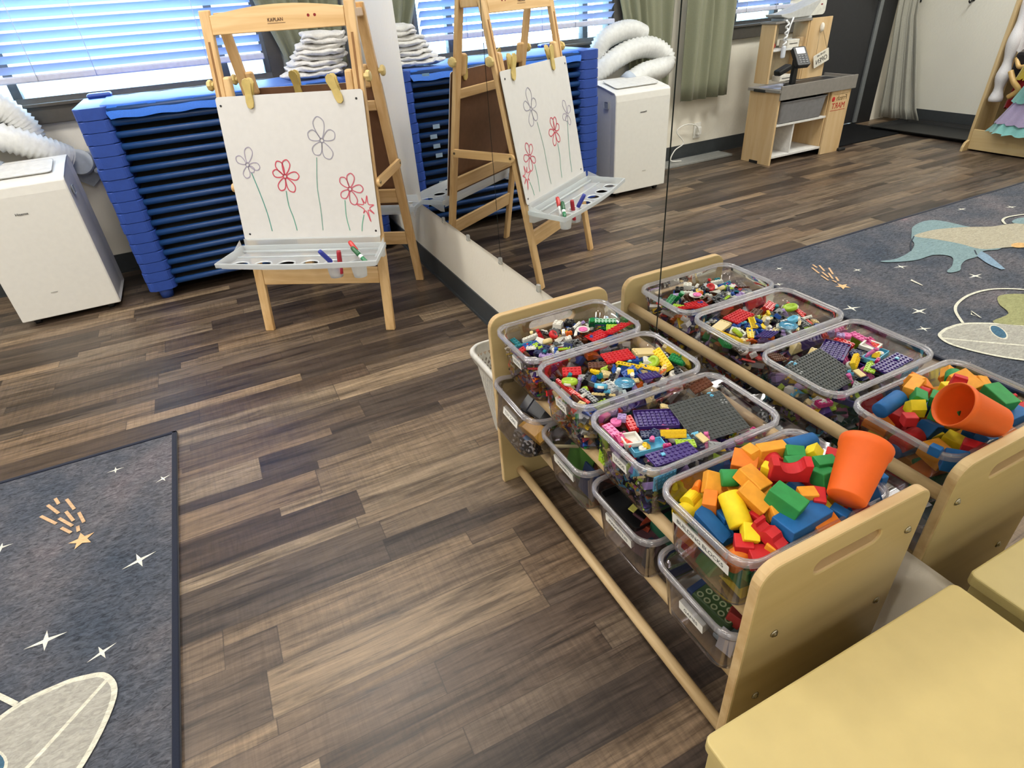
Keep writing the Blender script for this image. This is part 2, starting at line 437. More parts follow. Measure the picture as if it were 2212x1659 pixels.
for lx in (-.85, -2.5, -4.1):
    for ly in (-.55, -2.6, -4.6):
        t = thing('ceiling_light', 'white framed square ceiling light with a frosted diffuser, ' + ('window', 'middle', 'back')[[-.55, -2.6, -4.6].index(ly)] + ' row, ' + ('by the mirror', 'mid-room', 'by the coat hooks')[[-.85, -2.5, -4.1].index(lx)], 'ceiling light', (lx, ly, CZ), group='ceiling lights')
        b = B(); b.sheet(rrect(-.32, .32, -.32, .32, .01, 1), [rrect(-.29, .29, -.29, .29, .005, 1)], -.012); b.box(-.32, .32, -.32, .32, -.0115, -.002)
        obj('light_frame', b, plain('#eeeeea'), t)
        b = B(); b.sheet(rrect(-.29, .29, -.29, .29, .005, 1), (), -.014); obj('diffuser', b, glow('#fff4e2', 3.0), t)
        area('panel_lamp', (lx, ly, CZ-.02), (0, 0, 0), .56, .56, {-.55: 25, -2.6: 11, -4.6: 13}[ly] + (9 if lx < -4 else 0), (1, .955, .89))
# daylight arriving at the two windows
area('window_daylight', (-1.15, 1.25, 1.55), (math.radians(-90), 0, 0), 1.5, 1.2, 75, (.62, .82, 1))
area('window_daylight', (-3.2, 1.25, 1.55), (math.radians(-90), 0, 0), .8, 1.2, 25, (.62, .82, 1))

# ---------------------------------------------------------------- room shell
XL, YB, YF = -5.02, .97, -5.6
def xm(y): return -.00499*(y + .8)          # mirror surface: the wall is a hair out of square
WM = wall_mat('#ece6d8'); DK = plain('#3b3f42', .5, .4)
b = B(); b.faces([(XL-.1, YF-.1, 0), (.1, YF-.1, 0), (.1, YB+.1, 0), (XL-.1, YB+.1, 0), (XL-.1, YF-.1, -.08), (.1, YF-.1, -.08), (.1, YB+.1, -.08), (XL-.1, YB+.1, -.08)], [(0, 1, 2, 3), (7, 6, 5, 4), (0, 4, 5, 1), (1, 5, 6, 2), (2, 6, 7, 3), (3, 7, 4, 0)])
obj('floor', b, plank_floor(), kind='structure')
b = B(); b.box(XL-.1, .1, YF-.1, YB+.1, CZ, CZ+.06); obj('ceiling', b, wall_mat('#e9e6df'), kind='structure')
def wallpanel(y0, y1, z0, z1, off, th, b):
    p = [(xm(y0)+off, y0), (xm(y1)+off, y1), (xm(y1)+off+th, y1), (xm(y0)+off+th, y0)]
    b.faces([(x, y, z0) for x, y in p] + [(x, y, z1) for x, y in p], [(3, 2, 1, 0), (4, 5, 6, 7), (0, 1, 5, 4), (1, 2, 6, 5), (2, 3, 7, 6), (3, 0, 4, 7)])
b = B(); wallpanel(YF, YB+.1, 0, CZ, .007, .09, b); obj('wall_right', b, WM, kind='structure')
b = B(); wallpanel(YF, YB, 0, .107, .001, .0065, b); wallpanel(YF, YB, 0, .012, -.006, .008, b); obj('baseboard_right', b, DK, kind='structure')
W1 = (-1.86, -.44, .905, 2.15); W2 = (-3.56, -2.80, .905, 2.15); DR = (-4.56, -3.62, 0, 2.1)
b = B()
xs = [XL-.1, DR[0], DR[1], W2[0], W2[1], W1[0], W1[1], .1]
for i in range(7):
    x0, x1 = xs[i], xs[i+1]
    if i in (3, 5): b.box(x0, x1, YB, YB+.1, 0, .905); b.box(x0, x1, YB, YB+.1, 2.15, CZ)
    elif i == 1: b.box(x0, x1, YB, YB+.1, 2.1, CZ)
    else: b.box(x0, x1, YB, YB+.1, 0, CZ)
obj('wall_back', b, WM, kind='structure')
b = B(); b.box(XL-.1, XL, YF, YB, 0, CZ); obj('wall_left', b, wall_mat('#e6e4d9'), kind='structure')
b = B(); b.box(XL-.1, .1, YF-.1, YF, 0, CZ); obj('wall_front', b, wall_mat('#d9d7c9'), kind='structure')
b = B(); b.box(DR[1], 0, YB-.007, YB, 0, .107); b.box(DR[1], 0, YB-.014, YB, 0, .012); obj('baseboard_back', b, DK, kind='structure')
b = B(); b.box(XL, XL+.007, YF, YB, 0, .107); obj('baseboard_left', b, DK, kind='structure')
# windows: dark frame, sill trim, panes, and the ground outside
def window(name, W, mull, pane_tint):
    x0, x1, z0, z1 = W; fr = plain('#5b5c5c', .45)
    b = B()
    b.box(x0-.0, x1+.0, YB-.012, YB+.07, z0, z0+.028); b.box(x0, x1, YB, YB+.07, z1-.04, z1)
    b.box(x0, x0+.03, YB, YB+.07, z0, z1); b.box(x1-.03, x1, YB, YB+.07, z0, z1)
    for m in mull: b.box(m-.02, m+.02, YB+.01, YB+.06, z0, z1)
    o = obj(name, b, fr, kind='structure')
    b = B(); b.box(x0+.01, x1-.01, YB+.035, YB+.04, z0+.01, z1-.01); obj('pane', b, clear('window_glass', pane_tint, .1, .0), o)
    b = B(); b.box(x0-.07, x1+.07, YB-.035, YB, z0-.09, z0-.001, .004); b.box(x0-.07, x1+.07, YB-.05, YB, z0-.012, z0+.004, .003)
    obj('window_sill', b, plain('#4b4742', .4), o)
    b = B(); b.box(x0-.07, x0, YB-.02, YB, z0, z1+.07); b.box(x1, x1+.07, YB-.02, YB, z0, z1+.07); b.box(x0-.07, x1+.07, YB-.02, YB, z1, z1+.07)
    obj('window_casing', b, plain('#4b4742', .4), o)
window('window_1', W1, (-.675, -1.65), '#eefaff')
window('window_2', W2, (-2.98, -3.40), '#eefaff')
b = B(); b.box(-9, 4, 1.6, 12, .2, .25); obj('ground_outside', b, plain('#c9c6c4', .9), kind='structure')
b = B(); b.box(-9, 4, 8, 8.1, .2, 2.2); obj('wall_outside', b, plain('#d8c9c4', .9), kind='structure')
# door: black, with a grey edge strip
d = obj('door_1', (lambda b: (b.box(DR[0]+.005, DR[1]-.005, YB-.03, YB+.02, .02, DR[3]-.01, .004), b)[1])(B()), plain('#25262a', .55), kind='structure')
b = B(); b.box(DR[0]-.02, DR[0]+.025, YB-.045, YB-.031, .02, DR[3]); obj('edge_strip', b, plain('#6f7376', .4), d)
b = B(); b.box(DR[0]-.22, DR[0]-.021, YB-.03, YB-.001, 0, DR[3]+.06); b.box(DR[0]-.22, DR[1]+.05, YB-.03, YB-.001, DR[3], DR[3]+.06); obj('door_trim', b, plain('#1b1c1f', .5), d)
b = B(); b.cyl((DR[0]+.1, YB-.03, 1.0), (DR[0]+.1, YB-.075, 1.0), .012); b.lathe([(0, .03), (.022, .028), (.03, .012), (.024, 0), (0, -.002)], 16, Matrix.Translation((DR[0]+.1, YB-.075, 1.0)) @ Matrix.Rotation(PI/2, 4, 'X')); obj('door_knob', b, plain('#8f8f8d', .3, metal=1), d)

# ---------------------------------------------------------------- wall mirror panels with clear clips
MY = [-.10, -1.0175, -1.9495, -2.88, -3.81]
MMAT = mirror_mat(); EDGE = plain('#3a403e', .25)
names = ['in the corner by the window', 'second from the window, behind the easel reflection', 'third from the window, behind the tub rack', 'beside the yellow cabinet']
for i in range(4):
    ya, yb = MY[i+1]+.0022, MY[i]-.0022; z0, z1 = .361, 2.2
    t = thing('wall_mirror', 'tall frameless wall mirror panel ' + names[i], 'mirror', (0, (ya+yb)/2, z0)); cy = (ya+yb)/2
    b = B()
    b.faces([(xm(y), y-cy, z-z0) for y, z in ((ya, z0), (yb, z0), (yb, z1), (ya, z1))], [(3, 2, 1, 0)])
    o = obj('mirror_glass', b, MMAT, t, shade='raw')
    b = B(); wallpanel(ya, yb, z0, z1, .0006, .0058, b)
    for v in b.bm.verts: v.co.y -= cy; v.co.z -= z0
    obj('glass_edge', b, EDGE, t)
    for yy in (ya+.001, yb-.30, ya+.32) if i < 3 else (ya+.02, yb-.3):
        b = B(); b.box(xm(yy)-.006, xm(yy)+.006, yy-cy-.008, yy-cy+.008, -.016, .011, .002); b.cyl((xm(yy)-.008, yy-cy, -.008), (xm(yy)-.005, yy-cy, -.008), .004, n=10)
        obj('mirror_clip', b, clear('clip_plastic', '#e8eae6', .3, .1, .25), t, label='clear plastic clip')

# ---------------------------------------------------------------- blinds
def blind_mat():
    m, nt, out = newmat('blind_slat')
    b = pbsdf(nt, out, lin('#b4bede'), .5, .3)
    tl = N(nt, 'ShaderNodeBsdfTranslucent'); tl.inputs[0].default_value = lin('#a9c4f2')
    mx = N(nt, 'ShaderNodeMixShader'); mx.inputs[0].default_value = .10
    nt.links.new(b.outputs[0], mx.inputs[1]); nt.links.new(tl.outputs[0], mx.inputs[2]); nt.links.new(mx.outputs[0], out.inputs[0]); return m
BM_ = blind_mat(); BR = plain('#c3c6d8', .45)
def blind(x0, x1, zb, cords, label):
    t = thing('window_blind', label, 'window blind', ((x0+x1)/2, YB-.055, zb)); h = (x1-x0)/2
    zt = 2.16-zb; b = B(); z = .055
    while z < zt-.03:
        c, s = math.cos(math.radians(42)), math.sin(math.radians(42))
        def fn(u, v, z=z): q = (v-.5)*.05; return (-h + 2*h*u, q*c, z - q*s*1.0 + .0035*math.cos((v-.5)*PI))
        b.grid(fn, 1, 4); z += .0445
    obj('slats', b, BM_, t, shade='raw')
    b = B(); b.box(-h, h, -.025, .025, 0, .03, .006); obj('bottom_rail', b, BR, t)
    b = B(); b.box(-h, h, -.03, .03, zt-.03, zt+.02, .004); obj('head_rail', b, BR, t)
    for cx in cords:
        b = B(); b.cyl((cx-(x0+x1)/2, -.0265, .0), (cx-(x0+x1)/2, -.0265, zt-.03), .0016, n=6); obj('lift_cord', b, plain('#e8ecf5'), t)
blind(-1.83, -.465, 1.003, (-1.52, -1.27, -.75), 'wide white slatted window blind lowered over the large window behind the cots')
blind(-3.53, -2.82, .985, (-3.3, -3.0), 'slatted window blind over the small window beside the toy shop stand')

# ---------------------------------------------------------------- curtains
def curtain(name, label, x0t, x1t, x0b, x1b, zb, zt, y, folds, mat, amp=.028, plane='y', gather=None):
    b = B(); ph = rnd.random()*6
    def fn(u, v):
        z = zb + (zt-zb)*v
        e = v*v*(3-2*v) if gather is None else gather(v)
        x = (x0b + (x0t-x0b)*e)*(1-u) + (x1b + (x1t-x1b)*e)*u
        uu = u + .035*math.sin(u*7 + ph) + .02*math.sin(v*2.5 + u*9); w = amp*(math.sin(uu*folds*2*PI + ph)*(.75 + .35*math.sin(u*11 + ph)) + .4*math.sin(uu*folds*3.3*PI + ph*2 + v*1.6)) + .006*math.sin(v*9 + u*20)
        return (x, y + w, z) if plane == 'y' else (y + w, x, z)
    b.grid(fn, int(folds*14), 14)
    o = obj(name, b, mat, shade='raw'); o['label'] = label; o['category'] = 'curtain'
    sm = o.modifiers.new('thick', 'SOLIDIFY'); sm.thickness = .002
    return o
CG = cloth('#8d8f78', .85, 250, .12)
curtain('window_curtain', 'grey-green curtain hanging in the corner behind the folded white towels', -.53, -.02, -.37, -.03, .925, 2.2, .868, 5.5, CG, .026, gather=lambda v: min(1, max(0, (v-.1)/.38))**.8)
curtain('window_curtain', 'grey-green curtain gathered behind the air conditioner hose', -2.36, -1.86, -2.36, -1.99, .44, 2.2, .925, 5, CG, .018, gather=lambda v: min(1, max(0, (v-.2)/.25)))
curtain('window_curtain', 'grey-green curtain between the two windows, above the wall outlet', -2.86, -2.40, -2.88, -2.42, .45, 2.2, .862, 4, CG, .02)
b = B()
def dfn(u, v):
    e = min(1, v*2.6)**.7; z = .03 + 2.15*v
    tx, ty = -4.63 - .25*u, .905; bx, by = -4.87 - .055*u, .935 - .35*u
    top = max(0, (v-.08)/.92)
    tx2, ty2 = -4.80 - .09*u, .93 - .13*u
    mx_, my_ = (tx2 + (tx-tx2)*top, ty2 + (ty-ty2)*top)
    w_ = .022*math.sin(u*6.2*PI + 1 + .6*math.sin(v*3)) + .010*math.sin(u*15*PI + v*2) + .008*math.sin(v*11 + u*5)
    return (bx + (mx_-bx)*e + w_*.5, by + (my_-by)*e - abs(w_)*.8 - .01, z)
b.grid(dfn, 60, 24)
o = obj('door_curtain', b, cloth('#a3a298', .9, 200), shade='raw', label='long grey curtain hanging beside the black door above the boot tray', cat='curtain')
sm = o.modifiers.new('thick', 'SOLIDIFY'); sm.thickness = .002

# ---------------------------------------------------------------- rug
RX0, RX1, RY0, RY1, RZ = -3.95, -1.257, -2.62, -.967, .009
t = thing('space_rug', 'dark blue-grey space rug printed with stars, a flying saucer and a dinosaur', 'rug', (-1.257, -.967, 0))
ox, oy = -1.257, -.967
b = B(); b.sheet([(x-ox, y-oy) for x, y in rrect(RX0+.012, RX1-.012, RY0+.012, RY1-.012, .004, 1)], (), RZ)
mats = [rug_mat()]
def pm(h):
    m = print_mat(h)
    if m not in mats: mats.append(m)
    return mats.index(m)
lay = [RZ+.0004]
def pz(): lay[0] += .00012; return lay[0]
def fill(pts, h): b.mi = pm(h); b.sheet([(x-ox, y-oy) for x, y in pts], (), pz())
def stroke(pts, w, h, closed=False): b.mi = pm(h); b.ribbon([(x-ox, y-oy) for x, y in pts], w, closed=closed, z=pz())
def star4(x, y, r, h, a=.3, inner=.17):
    fill([(x + (r*(1.0 if k % 4 == 0 else .7) if k % 2 == 0 else r*inner)*math.cos(a + k*PI/4), y + (r*(1.0 if k % 4 == 0 else .7) if k % 2 == 0 else r*inner)*math.sin(a + k*PI/4)) for k in range(8)], h)
for x, y, r in ((-1.439, -1.099, .035), (-1.298, -1.228, .034), (-1.352, -1.566, .06), (-1.544, -1.73, .062), (-1.419, -1.832, .045), (-1.709, -1.316, .04), (-1.897, -1.402, .05), (-2.053, -1.647, .06), (-2.899, -1.066, .05), (-3.127, -1.2, .05), (-2.6, -1.75, .05), (-2.3, -2.3, .05)):
    star4(x, y, r*.72, '#e4e2d6', rnd.random()*.8)
# shooting star
fill([(-1.503 + (.034 if k % 2 == 0 else .014)*math.cos(k*PI/5 + .5), -1.401 + (.034 if k % 2 == 0 else .014)*math.sin(k*PI/5 + .5)) for k in range(10)], '#e3b98a')
for p, q in (((-1.627, -1.226), (-1.579, -1.288)), ((-1.616, -1.18), (-1.579, -1.241)), ((-1.599, -1.157), (-1.585, -1.193)), ((-1.566, -1.18), (-1.538, -1.245)), ((-1.575, -1.266), (-1.534, -1.324)), ((-1.56, -1.243), (-1.534, -1.301)), ((-1.524, -1.268), (-1.505, -1.324)), ((-1.563, -1.316), (-1.534, -1.354)), ((-1.52, -1.333), (-1.515, -1.359))):
    stroke([p, q], .009, '#cfab86')
fill([(-1.80, -1.52), (-1.785, -1.525), (-1.775, -1.585), (-1.781, -1.587)], '#dad6c6')
# flying saucer
UF = spline_closed([(-1.405, -1.905, 0), (-1.45, -1.885, 0), (-1.50, -1.88, 0), (-1.585, -1.895, 0), (-1.70, -1.98, 0), (-1.80, -2.10, 0), (-1.85, -2.24, 0), (-1.80, -2.33, 0), (-1.68, -2.32, 0), (-1.52, -2.20, 0), (-1.43, -2.09, 0), (-1.385, -1.97, 0)], 5)
fill([(p.x, p.y) for p in UF], '#a9a69d'); stroke([(p.x, p.y) for p in UF], .012, '#d6d3c2', True)
stroke([(-1.40, -1.915), (-1.50, -2.02), (-1.60, -2.12), (-1.72, -2.26), (-1.78, -2.32)], .009, '#d6d3c2')
fill([(-1.61 + .052*math.cos(a)*.8 - .03*math.sin(a)*.6, -1.995 + .052*math.cos(a)*-.8 + .03*math.sin(a)*-.6) for a in [k*2*PI/20 for k in range(20)]], '#d6d3c2')
fill([(-1.61 + .045*math.cos(a)*.8 - .025*math.sin(a)*.6, -1.995 + .045*math.cos(a)*-.8 + .025*math.sin(a)*-.6) for a in [k*2*PI/20 for k in range(20)]], '#4a6b82')
AL = spline_closed([(-1.67, -1.945, 0), (-1.79, -1.93, 0), (-1.85, -1.86, 0), (-1.93, -1.82, 0), (-2.02, -1.87, 0), (-2.04, -1.98, 0), (-1.95, -2.10, 0), (-1.82, -2.08, 0)], 5)
fill([(p.x, p.y) for p in AL], '#99996f')
stroke([(p.x, p.y) for p in spline([(-1.575, -1.885, 0), (-1.65, -1.81, 0), (-1.73, -1.77, 0), (-1.85, -1.75, 0), (-1.97, -1.77, 0), (-2.07, -1.85, 0), (-2.12, -1.98, 0), (-2.08, -2.12, 0), (-1.95, -2.23, 0), (-1.86, -2.27, 0)], 6)], .011, '#d6d3c2')
stroke([(-1.67, -1.86), (-1.70, -1.84), (-1.672, -1.895)], .006, '#d6d3c2', True)
# dinosaur
fill([(p.x, p.y) for p in spline_closed([(-1.877, -1.31, 0), (-1.962, -1.332, 0), (-2.099, -1.309, 0), (-2.2, -1.26, 0), (-2.252, -1.209, 0), (-2.34, -1.15, 0), (-2.418, -1.101, 0), (-2.522, -1.076, 0), (-2.60, -1.09, 0), (-2.63, -1.15, 0), (-2.637, -1.248, 0), (-2.66, -1.40, 0), (-2.461, -1.524, 0), (-2.364, -1.50, 0), (-2.27, -1.524, 0), (-2.19, -1.521, 0), (-2.116, -1.544, 0), (-2.057, -1.576, 0), (-2.0, -1.571, 0), (-2.002, -1.551, 0), (-2.08, -1.525, 0), (-2.18, -1.46, 0), (-2.138, -1.40, 0), (-2.014, -1.394, 0), (-1.902, -1.344, 0)], 4)], '#7e9498')
fill([(-2.276, -1.52), (-2.352, -1.494), (-2.33, -1.54), (-2.313, -1.563), (-2.22, -1.677), (-2.201, -1.671), (-2.215, -1.62), (-2.233, -1.583)], '#8299ad')
fill([(p.x, p.y) for p in spline_closed([(-2.30, -1.19, 0), (-2.406, -1.182, 0), (-2.50, -1.20, 0), (-2.623, -1.257, 0), (-2.724, -1.325, 0), (-2.80, -1.345, 0), (-2.95, -1.40, 0), (-3.02, -1.47, 0), (-2.9, -1.54, 0), (-2.738, -1.49, 0), (-2.584, -1.564, 0), (-2.474, -1.527, 0), (-2.377, -1.479, 0), (-2.37, -1.38, 0), (-2.34, -1.28, 0)], 4)], '#aaa390')
fill([(-2.56 + .045*math.cos(k*PI/8), -1.55 + .028*math.sin(k*PI/8)) for k in range(16)], '#cfa874')
fill([(p.x, p.y) for p in spline_closed([(-2.86, -1.36, 0), (-2.95, -1.33, 0), (-3.06, -1.38, 0), (-3.05, -1.46, 0), (-2.96, -1.46, 0)], 4)], '#7e9498')
stroke([(p.x, p.y) for p in spline([(-2.815, -1.344, 0), (-2.87, -1.30, 0), (-2.95, -1.29, 0), (-3.07, -1.33, 0), (-3.12, -1.43, 0), (-3.05, -1.51, 0), (-2.95, -1.53, 0)], 5)], .012, '#cfcdbd')
stroke([(-2.10, -1.31), (-2.2, -1.24), (-2.30, -1.19)], .006, '#3f4650'); stroke([(-2.29, -1.51), (-2.34, -1.47)], .006, '#3f4650')
b.mi = 0
obj('rug_field', b, mats, t, label='printed rug pile')
b = B()
for x0, x1, y0, y1 in ((RX0, RX1, RY1-.014, RY1), (RX0, RX1, RY0, RY0+.014), (RX0, RX0+.014, RY0, RY1), (RX1-.016, RX1, RY0, RY1)): b.box(x0-ox, x1-ox, y0-oy, y1-oy, 0, RZ+.0035, .003)
obj('binding', b, cloth('#1d2233'), t, label='navy edge binding')

# ---------------------------------------------------------------- easel
PINE = wood('#dfbb88', '#c99f69', 'z', 1.0, .42); PINEX = wood('#e2bf8d', '#cda46f', 'x', 1.0, .42)
ez = thing('art_easel', 'double-sided wooden art easel with a whiteboard and clear paint trays', 'easel', (-.6164, -.4618, 0), (0, 0, -math.atan2(.536, .844)))
SL = .183
def Fm(p): x, d, z = p; return (x, -.020 + SL*z + d, z)
def Km(p): x, d, z = p; return (x, .548 - SL*z - d, z)
for side, mp_ in (('front', Fm), ('rear', Km)):
    for sx in (-1, 1):
        b = B(); top = 1.232 if side == 'front' else 1.222
        b.box(sx*.263, sx*.304, 0, .021, 0, top, .004, fn=mp_)
        obj('leg', b, PINE, ez)
        b = B()
        b.box(sx*.279, sx*.288, -.0006, .0, .66 if side == 'front' else .5, 1.13, fn=mp_)
        obj('groove', b, plain('#8e6438', .7), ez)
    # rails behind the board and the low stretcher
    for z0, z1 in ((.208, .274), (.425, .49), (.835, .875)):
        b = B(); b.box(-.2625, .2625, .002, .019, z0, z1, .003, fn=mp_); obj('stretcher', b, PINEX, ez)
# top rail with curved crown
b = B(); poly = [(-.2625, 1.150), (.2625, 1.150)] + [(.2625 - .525*i/16, 1.213 + .022*math.sin(PI*i/16)) for i in range(17)]
Mx = Matrix(((1, 0, 0, 0), (0, 0, 1, 0), (0, 1, 0, 0), (0, 0, 0, 1)))
b.prism(poly, 0, .019, bev=.003, fn=lambda p: Fm((p[0], p[2], p[1])))
rail = obj('top_rail', b, wood('#e3c08d', '#cea56e', 'x', .8, .42), ez)
b = B(); Mt = Matrix.Translation((-.005, -.020 + SL*1.186 - .0012, 1.186)) @ Matrix.Rotation(PI/2 - math.atan(SL), 4, 'X')
text_mesh('KAPLAN', .0165, Mt, b); b.box(-.037, .033, -.0007, 0, 1.1745, 1.1757, fn=Fm); obj('lettering', b, plain('#5a3a25'), rail)
b = B()
for x in (.125, .150): b.cyl(Fm((x, -.0012, 1.192)), Fm((x, .001, 1.192)), .0052, n=10)
obj('red_mark', b, plain('#8f1d1d'), rail)
for sx in (-1, 1):
    b = B(); y0 = -.02 + SL*1.2 + .0215; b.box(sx*.268, sx*.299, y0, .548-SL*1.2-.0215, 1.175, 1.205, .004); obj('hinge_block', b, PINE, ez)
    b = B(); M_ = frame((sx*.3115, .252, .612), (0, 1, .02), (0, 0, 1))
    b.prism(rrect(-.168, .168, -.017, .017, .016, 5), -.0065, .0065, M_, .002); st_ = obj('brace', b, wood('#e2bd86', '#cfa268', 'y', 1, .42), ez)
    for yy in (-.15, .15):
        b = B(); b.cyl(M_ @ Vector((yy, 0, -.009)), M_ @ Vector((yy, 0, .009)), .0055, n=10); obj('brace_screw', b, plain('#8a7a5e', .35, metal=1), st_)
    for mp_ in (Fm, Km):
        b = B(); c0 = Vector(mp_((sx*.3045, .010, .985))); b.lathe([(0, 0), (.010, .001), (.010, .008), (.019, .010), (.021, .016), (.019, .024), (.012, .027), (0, .0275)], 8, Matrix.Translation(c0) @ Matrix.Rotation(sx*PI/2, 4, 'Y'), smooth=False)
        obj('knob', b, plain('#d8bf7e', .4), ez)
        b = B(); b.box(sx*.232, sx*.2615, -.004, .026, .925, 1.012, .008, fn=mp_); obj('slider_block', b, PINE, ez)
# boards: white outside, brown hardboard inside
for mp_, nm in ((Fm, 'front'), (Km, 'rear')):
    b = B(); b.mi = 0
    b.prism(rrect(-.3, .3, .405, .946, .012, 4), -.0155, -.0125, fn=lambda p: mp_((p[0], p[2], p[1])))
    b.mi = 1
    b.prism(rrect(-.299, .299, .406, .945, .012, 4), -.0124, -.0105, fn=lambda p: mp_((p[0], p[2], p[1])))
    bd = obj('board', b, [plain('#d8d6d4', .3, .5, .01), plain('#76543d', .6)], ez, label='whiteboard panel, brown hardboard on its inner face')
    for x, z in ((-.282, .915), (.272, .915), (-.272, .43), (.282, .43)):
        b = B(); b.cyl(mp_((x, -.0165, z)), mp_((x, -.012, z)), .0045, n=10); obj('board_screw', b, plain('#5b5c60', .35, metal=1), bd)
    if nm == 'front':
        def draw(name, strokes, w, h):
            b = B(); Mb = Matrix.Translation((0, -.020 - .0161, 0)) @ Matrix(((1, 0, 0, 0), (0, 0, 1, 0), (0, 1, 0, 0), (0, 0, 0, 1)))
            for pts, closed in strokes:
                pts2 = spline_closed([(x, z, 0) for x, z in pts], 4) if closed else spline([(x, z, 0) for x, z in pts], 5)
                b.ribbon([(p.x, p.y) for p in pts2], w, closed=closed)
            for v in b.bm.verts: v.co = Vector((v.co.x, -.0365 + SL*v.co.y, v.co.y))
            o = obj(name, b, plain(h, .5), bd); o['label'] = 'marker drawing on the whiteboard'
            sm = o.modifiers.new('thick', 'SOLIDIFY'); sm.thickness = .0003
        def petals(cx, cz, angs, r0=.008, rw=.014):
            out = [([(cx + r0*math.cos(k*PI/3), cz + r0*math.sin(k*PI/3)) for k in range(6)], True)]
            for a, L_ in angs:
                a = math.radians(a); d = (math.cos(a), math.sin(a)); n_ = (-d[1], d[0]); w_ = rw*(L_/.055)**.5
                out.append(([(cx + d[0]*q + n_[0]*s_, cz + d[1]*q + n_[1]*s_) for q, s_ in ((r0*.8, 0), (L_*.45, w_*.85), (L_*.8, w_), (L_, 0), (L_*.8, -w_), (L_*.45, -w_*.85))], True))
            return out
        q = .2765
        draw('flower_drawing', petals(q-.497, .700, [(145, .052), (72, .068), (-12, .052), (-52, .035), (-108, .052)]), .0034, '#a39bb0')
        draw('flower_drawing', petals(q-.346, .651, [(160, .052), (112, .062), (73, .064), (0, .060), (-65, .066), (-120, .060)]), .0044, '#c8485c')
        draw('flower_drawing', petals(q-.167, .776, [(93, .085), (150, .060), (25, .062), (-70, .072), (-128, .062)], rw=.017), .0034, '#9d9aaa')
        draw('flower_drawing', petals(q-.080, .594, [(127, .055), (78, .060), (0, .055), (-78, .062), (-143, .050)]), .0040, '#c8586c')
        c = (q-.022, .522)
        draw('flower_drawing', [([(c[0] + (r*math.cos(math.radians(a))), c[1] + r*math.sin(math.radians(a))) for a, r in ((160, .042), (130, .016), (112, .040), (98, .016), (80, .046), (50, .016), (15, .034), (-15, .014), (-40, .04), (-60, .012), (-78, .058), (-100, .014), (-125, .026), (-150, .012))], True)], .0040, '#d05a6a')
        draw('stem_drawing', [([(q-.487, .672), (q-.466, .585), (q-.452, .51), (q-.446, .440)], False)], .0038, '#4f978a')
        draw('stem_drawing', [([(q-.352, .596), (q-.352, .54), (q-.341, .49), (q-.335, .440)], False)], .0038, '#5a9c8a')
        draw('stem_drawing', [([(q-.199, .716), (q-.216, .61), (q-.217, .52), (q-.222, .438)], False)], .0034, '#79a497')
        draw('stem_drawing', [([(q-.108, .553), (q-.112, .49), (q-.105, .434)], False)], .0034, '#67ab94')
        draw('stem_drawing', [([(q-.036, .494), (q-.048, .46), (q-.054, .430)], False)], .0034, '#67ae94')
# clips hung over the board tops
for mp_, xs_ in ((Fm, ((-.155, .02), (.197, -.35))), (Km, ((-.066, 0), (.2, .25)))):
    for x, tilt in xs_:
        b = B()
        for d0, d1, zt in ((-.023, -.0165, .05), (-.0095, -.002, .056)):
            poly = [(-.016, .028), (-.019, .042), (-.013, .056), (0, .061), (.013, .056), (.019, .042), (.016, .028), (.012, .006), (.016, -.022), (.012, -.040), (0, -.046), (-.012, -.040), (-.016, -.022), (-.012, .006)]
            ct, sn = math.cos(tilt), math.sin(tilt)
            b.prism([(x + px*ct + pz_*sn, .945 + pz_*ct - px*sn) for px, pz_ in poly], d0, d1, bev=.0015, fn=lambda p: mp_((p[0], p[2] + (p[1]-.945)*(-.12 if p[2] < -.012 else .12)*(1 if p[1] > .95 else 0), p[1])))
        b.cyl(mp_((x-.008, -.0125, .957)), mp_((x+.008, -.0125, .957)), .007, n=10)
        obj('paper_clip', b, plain('#cbb36c', .4), ez, label='tan plastic clip')
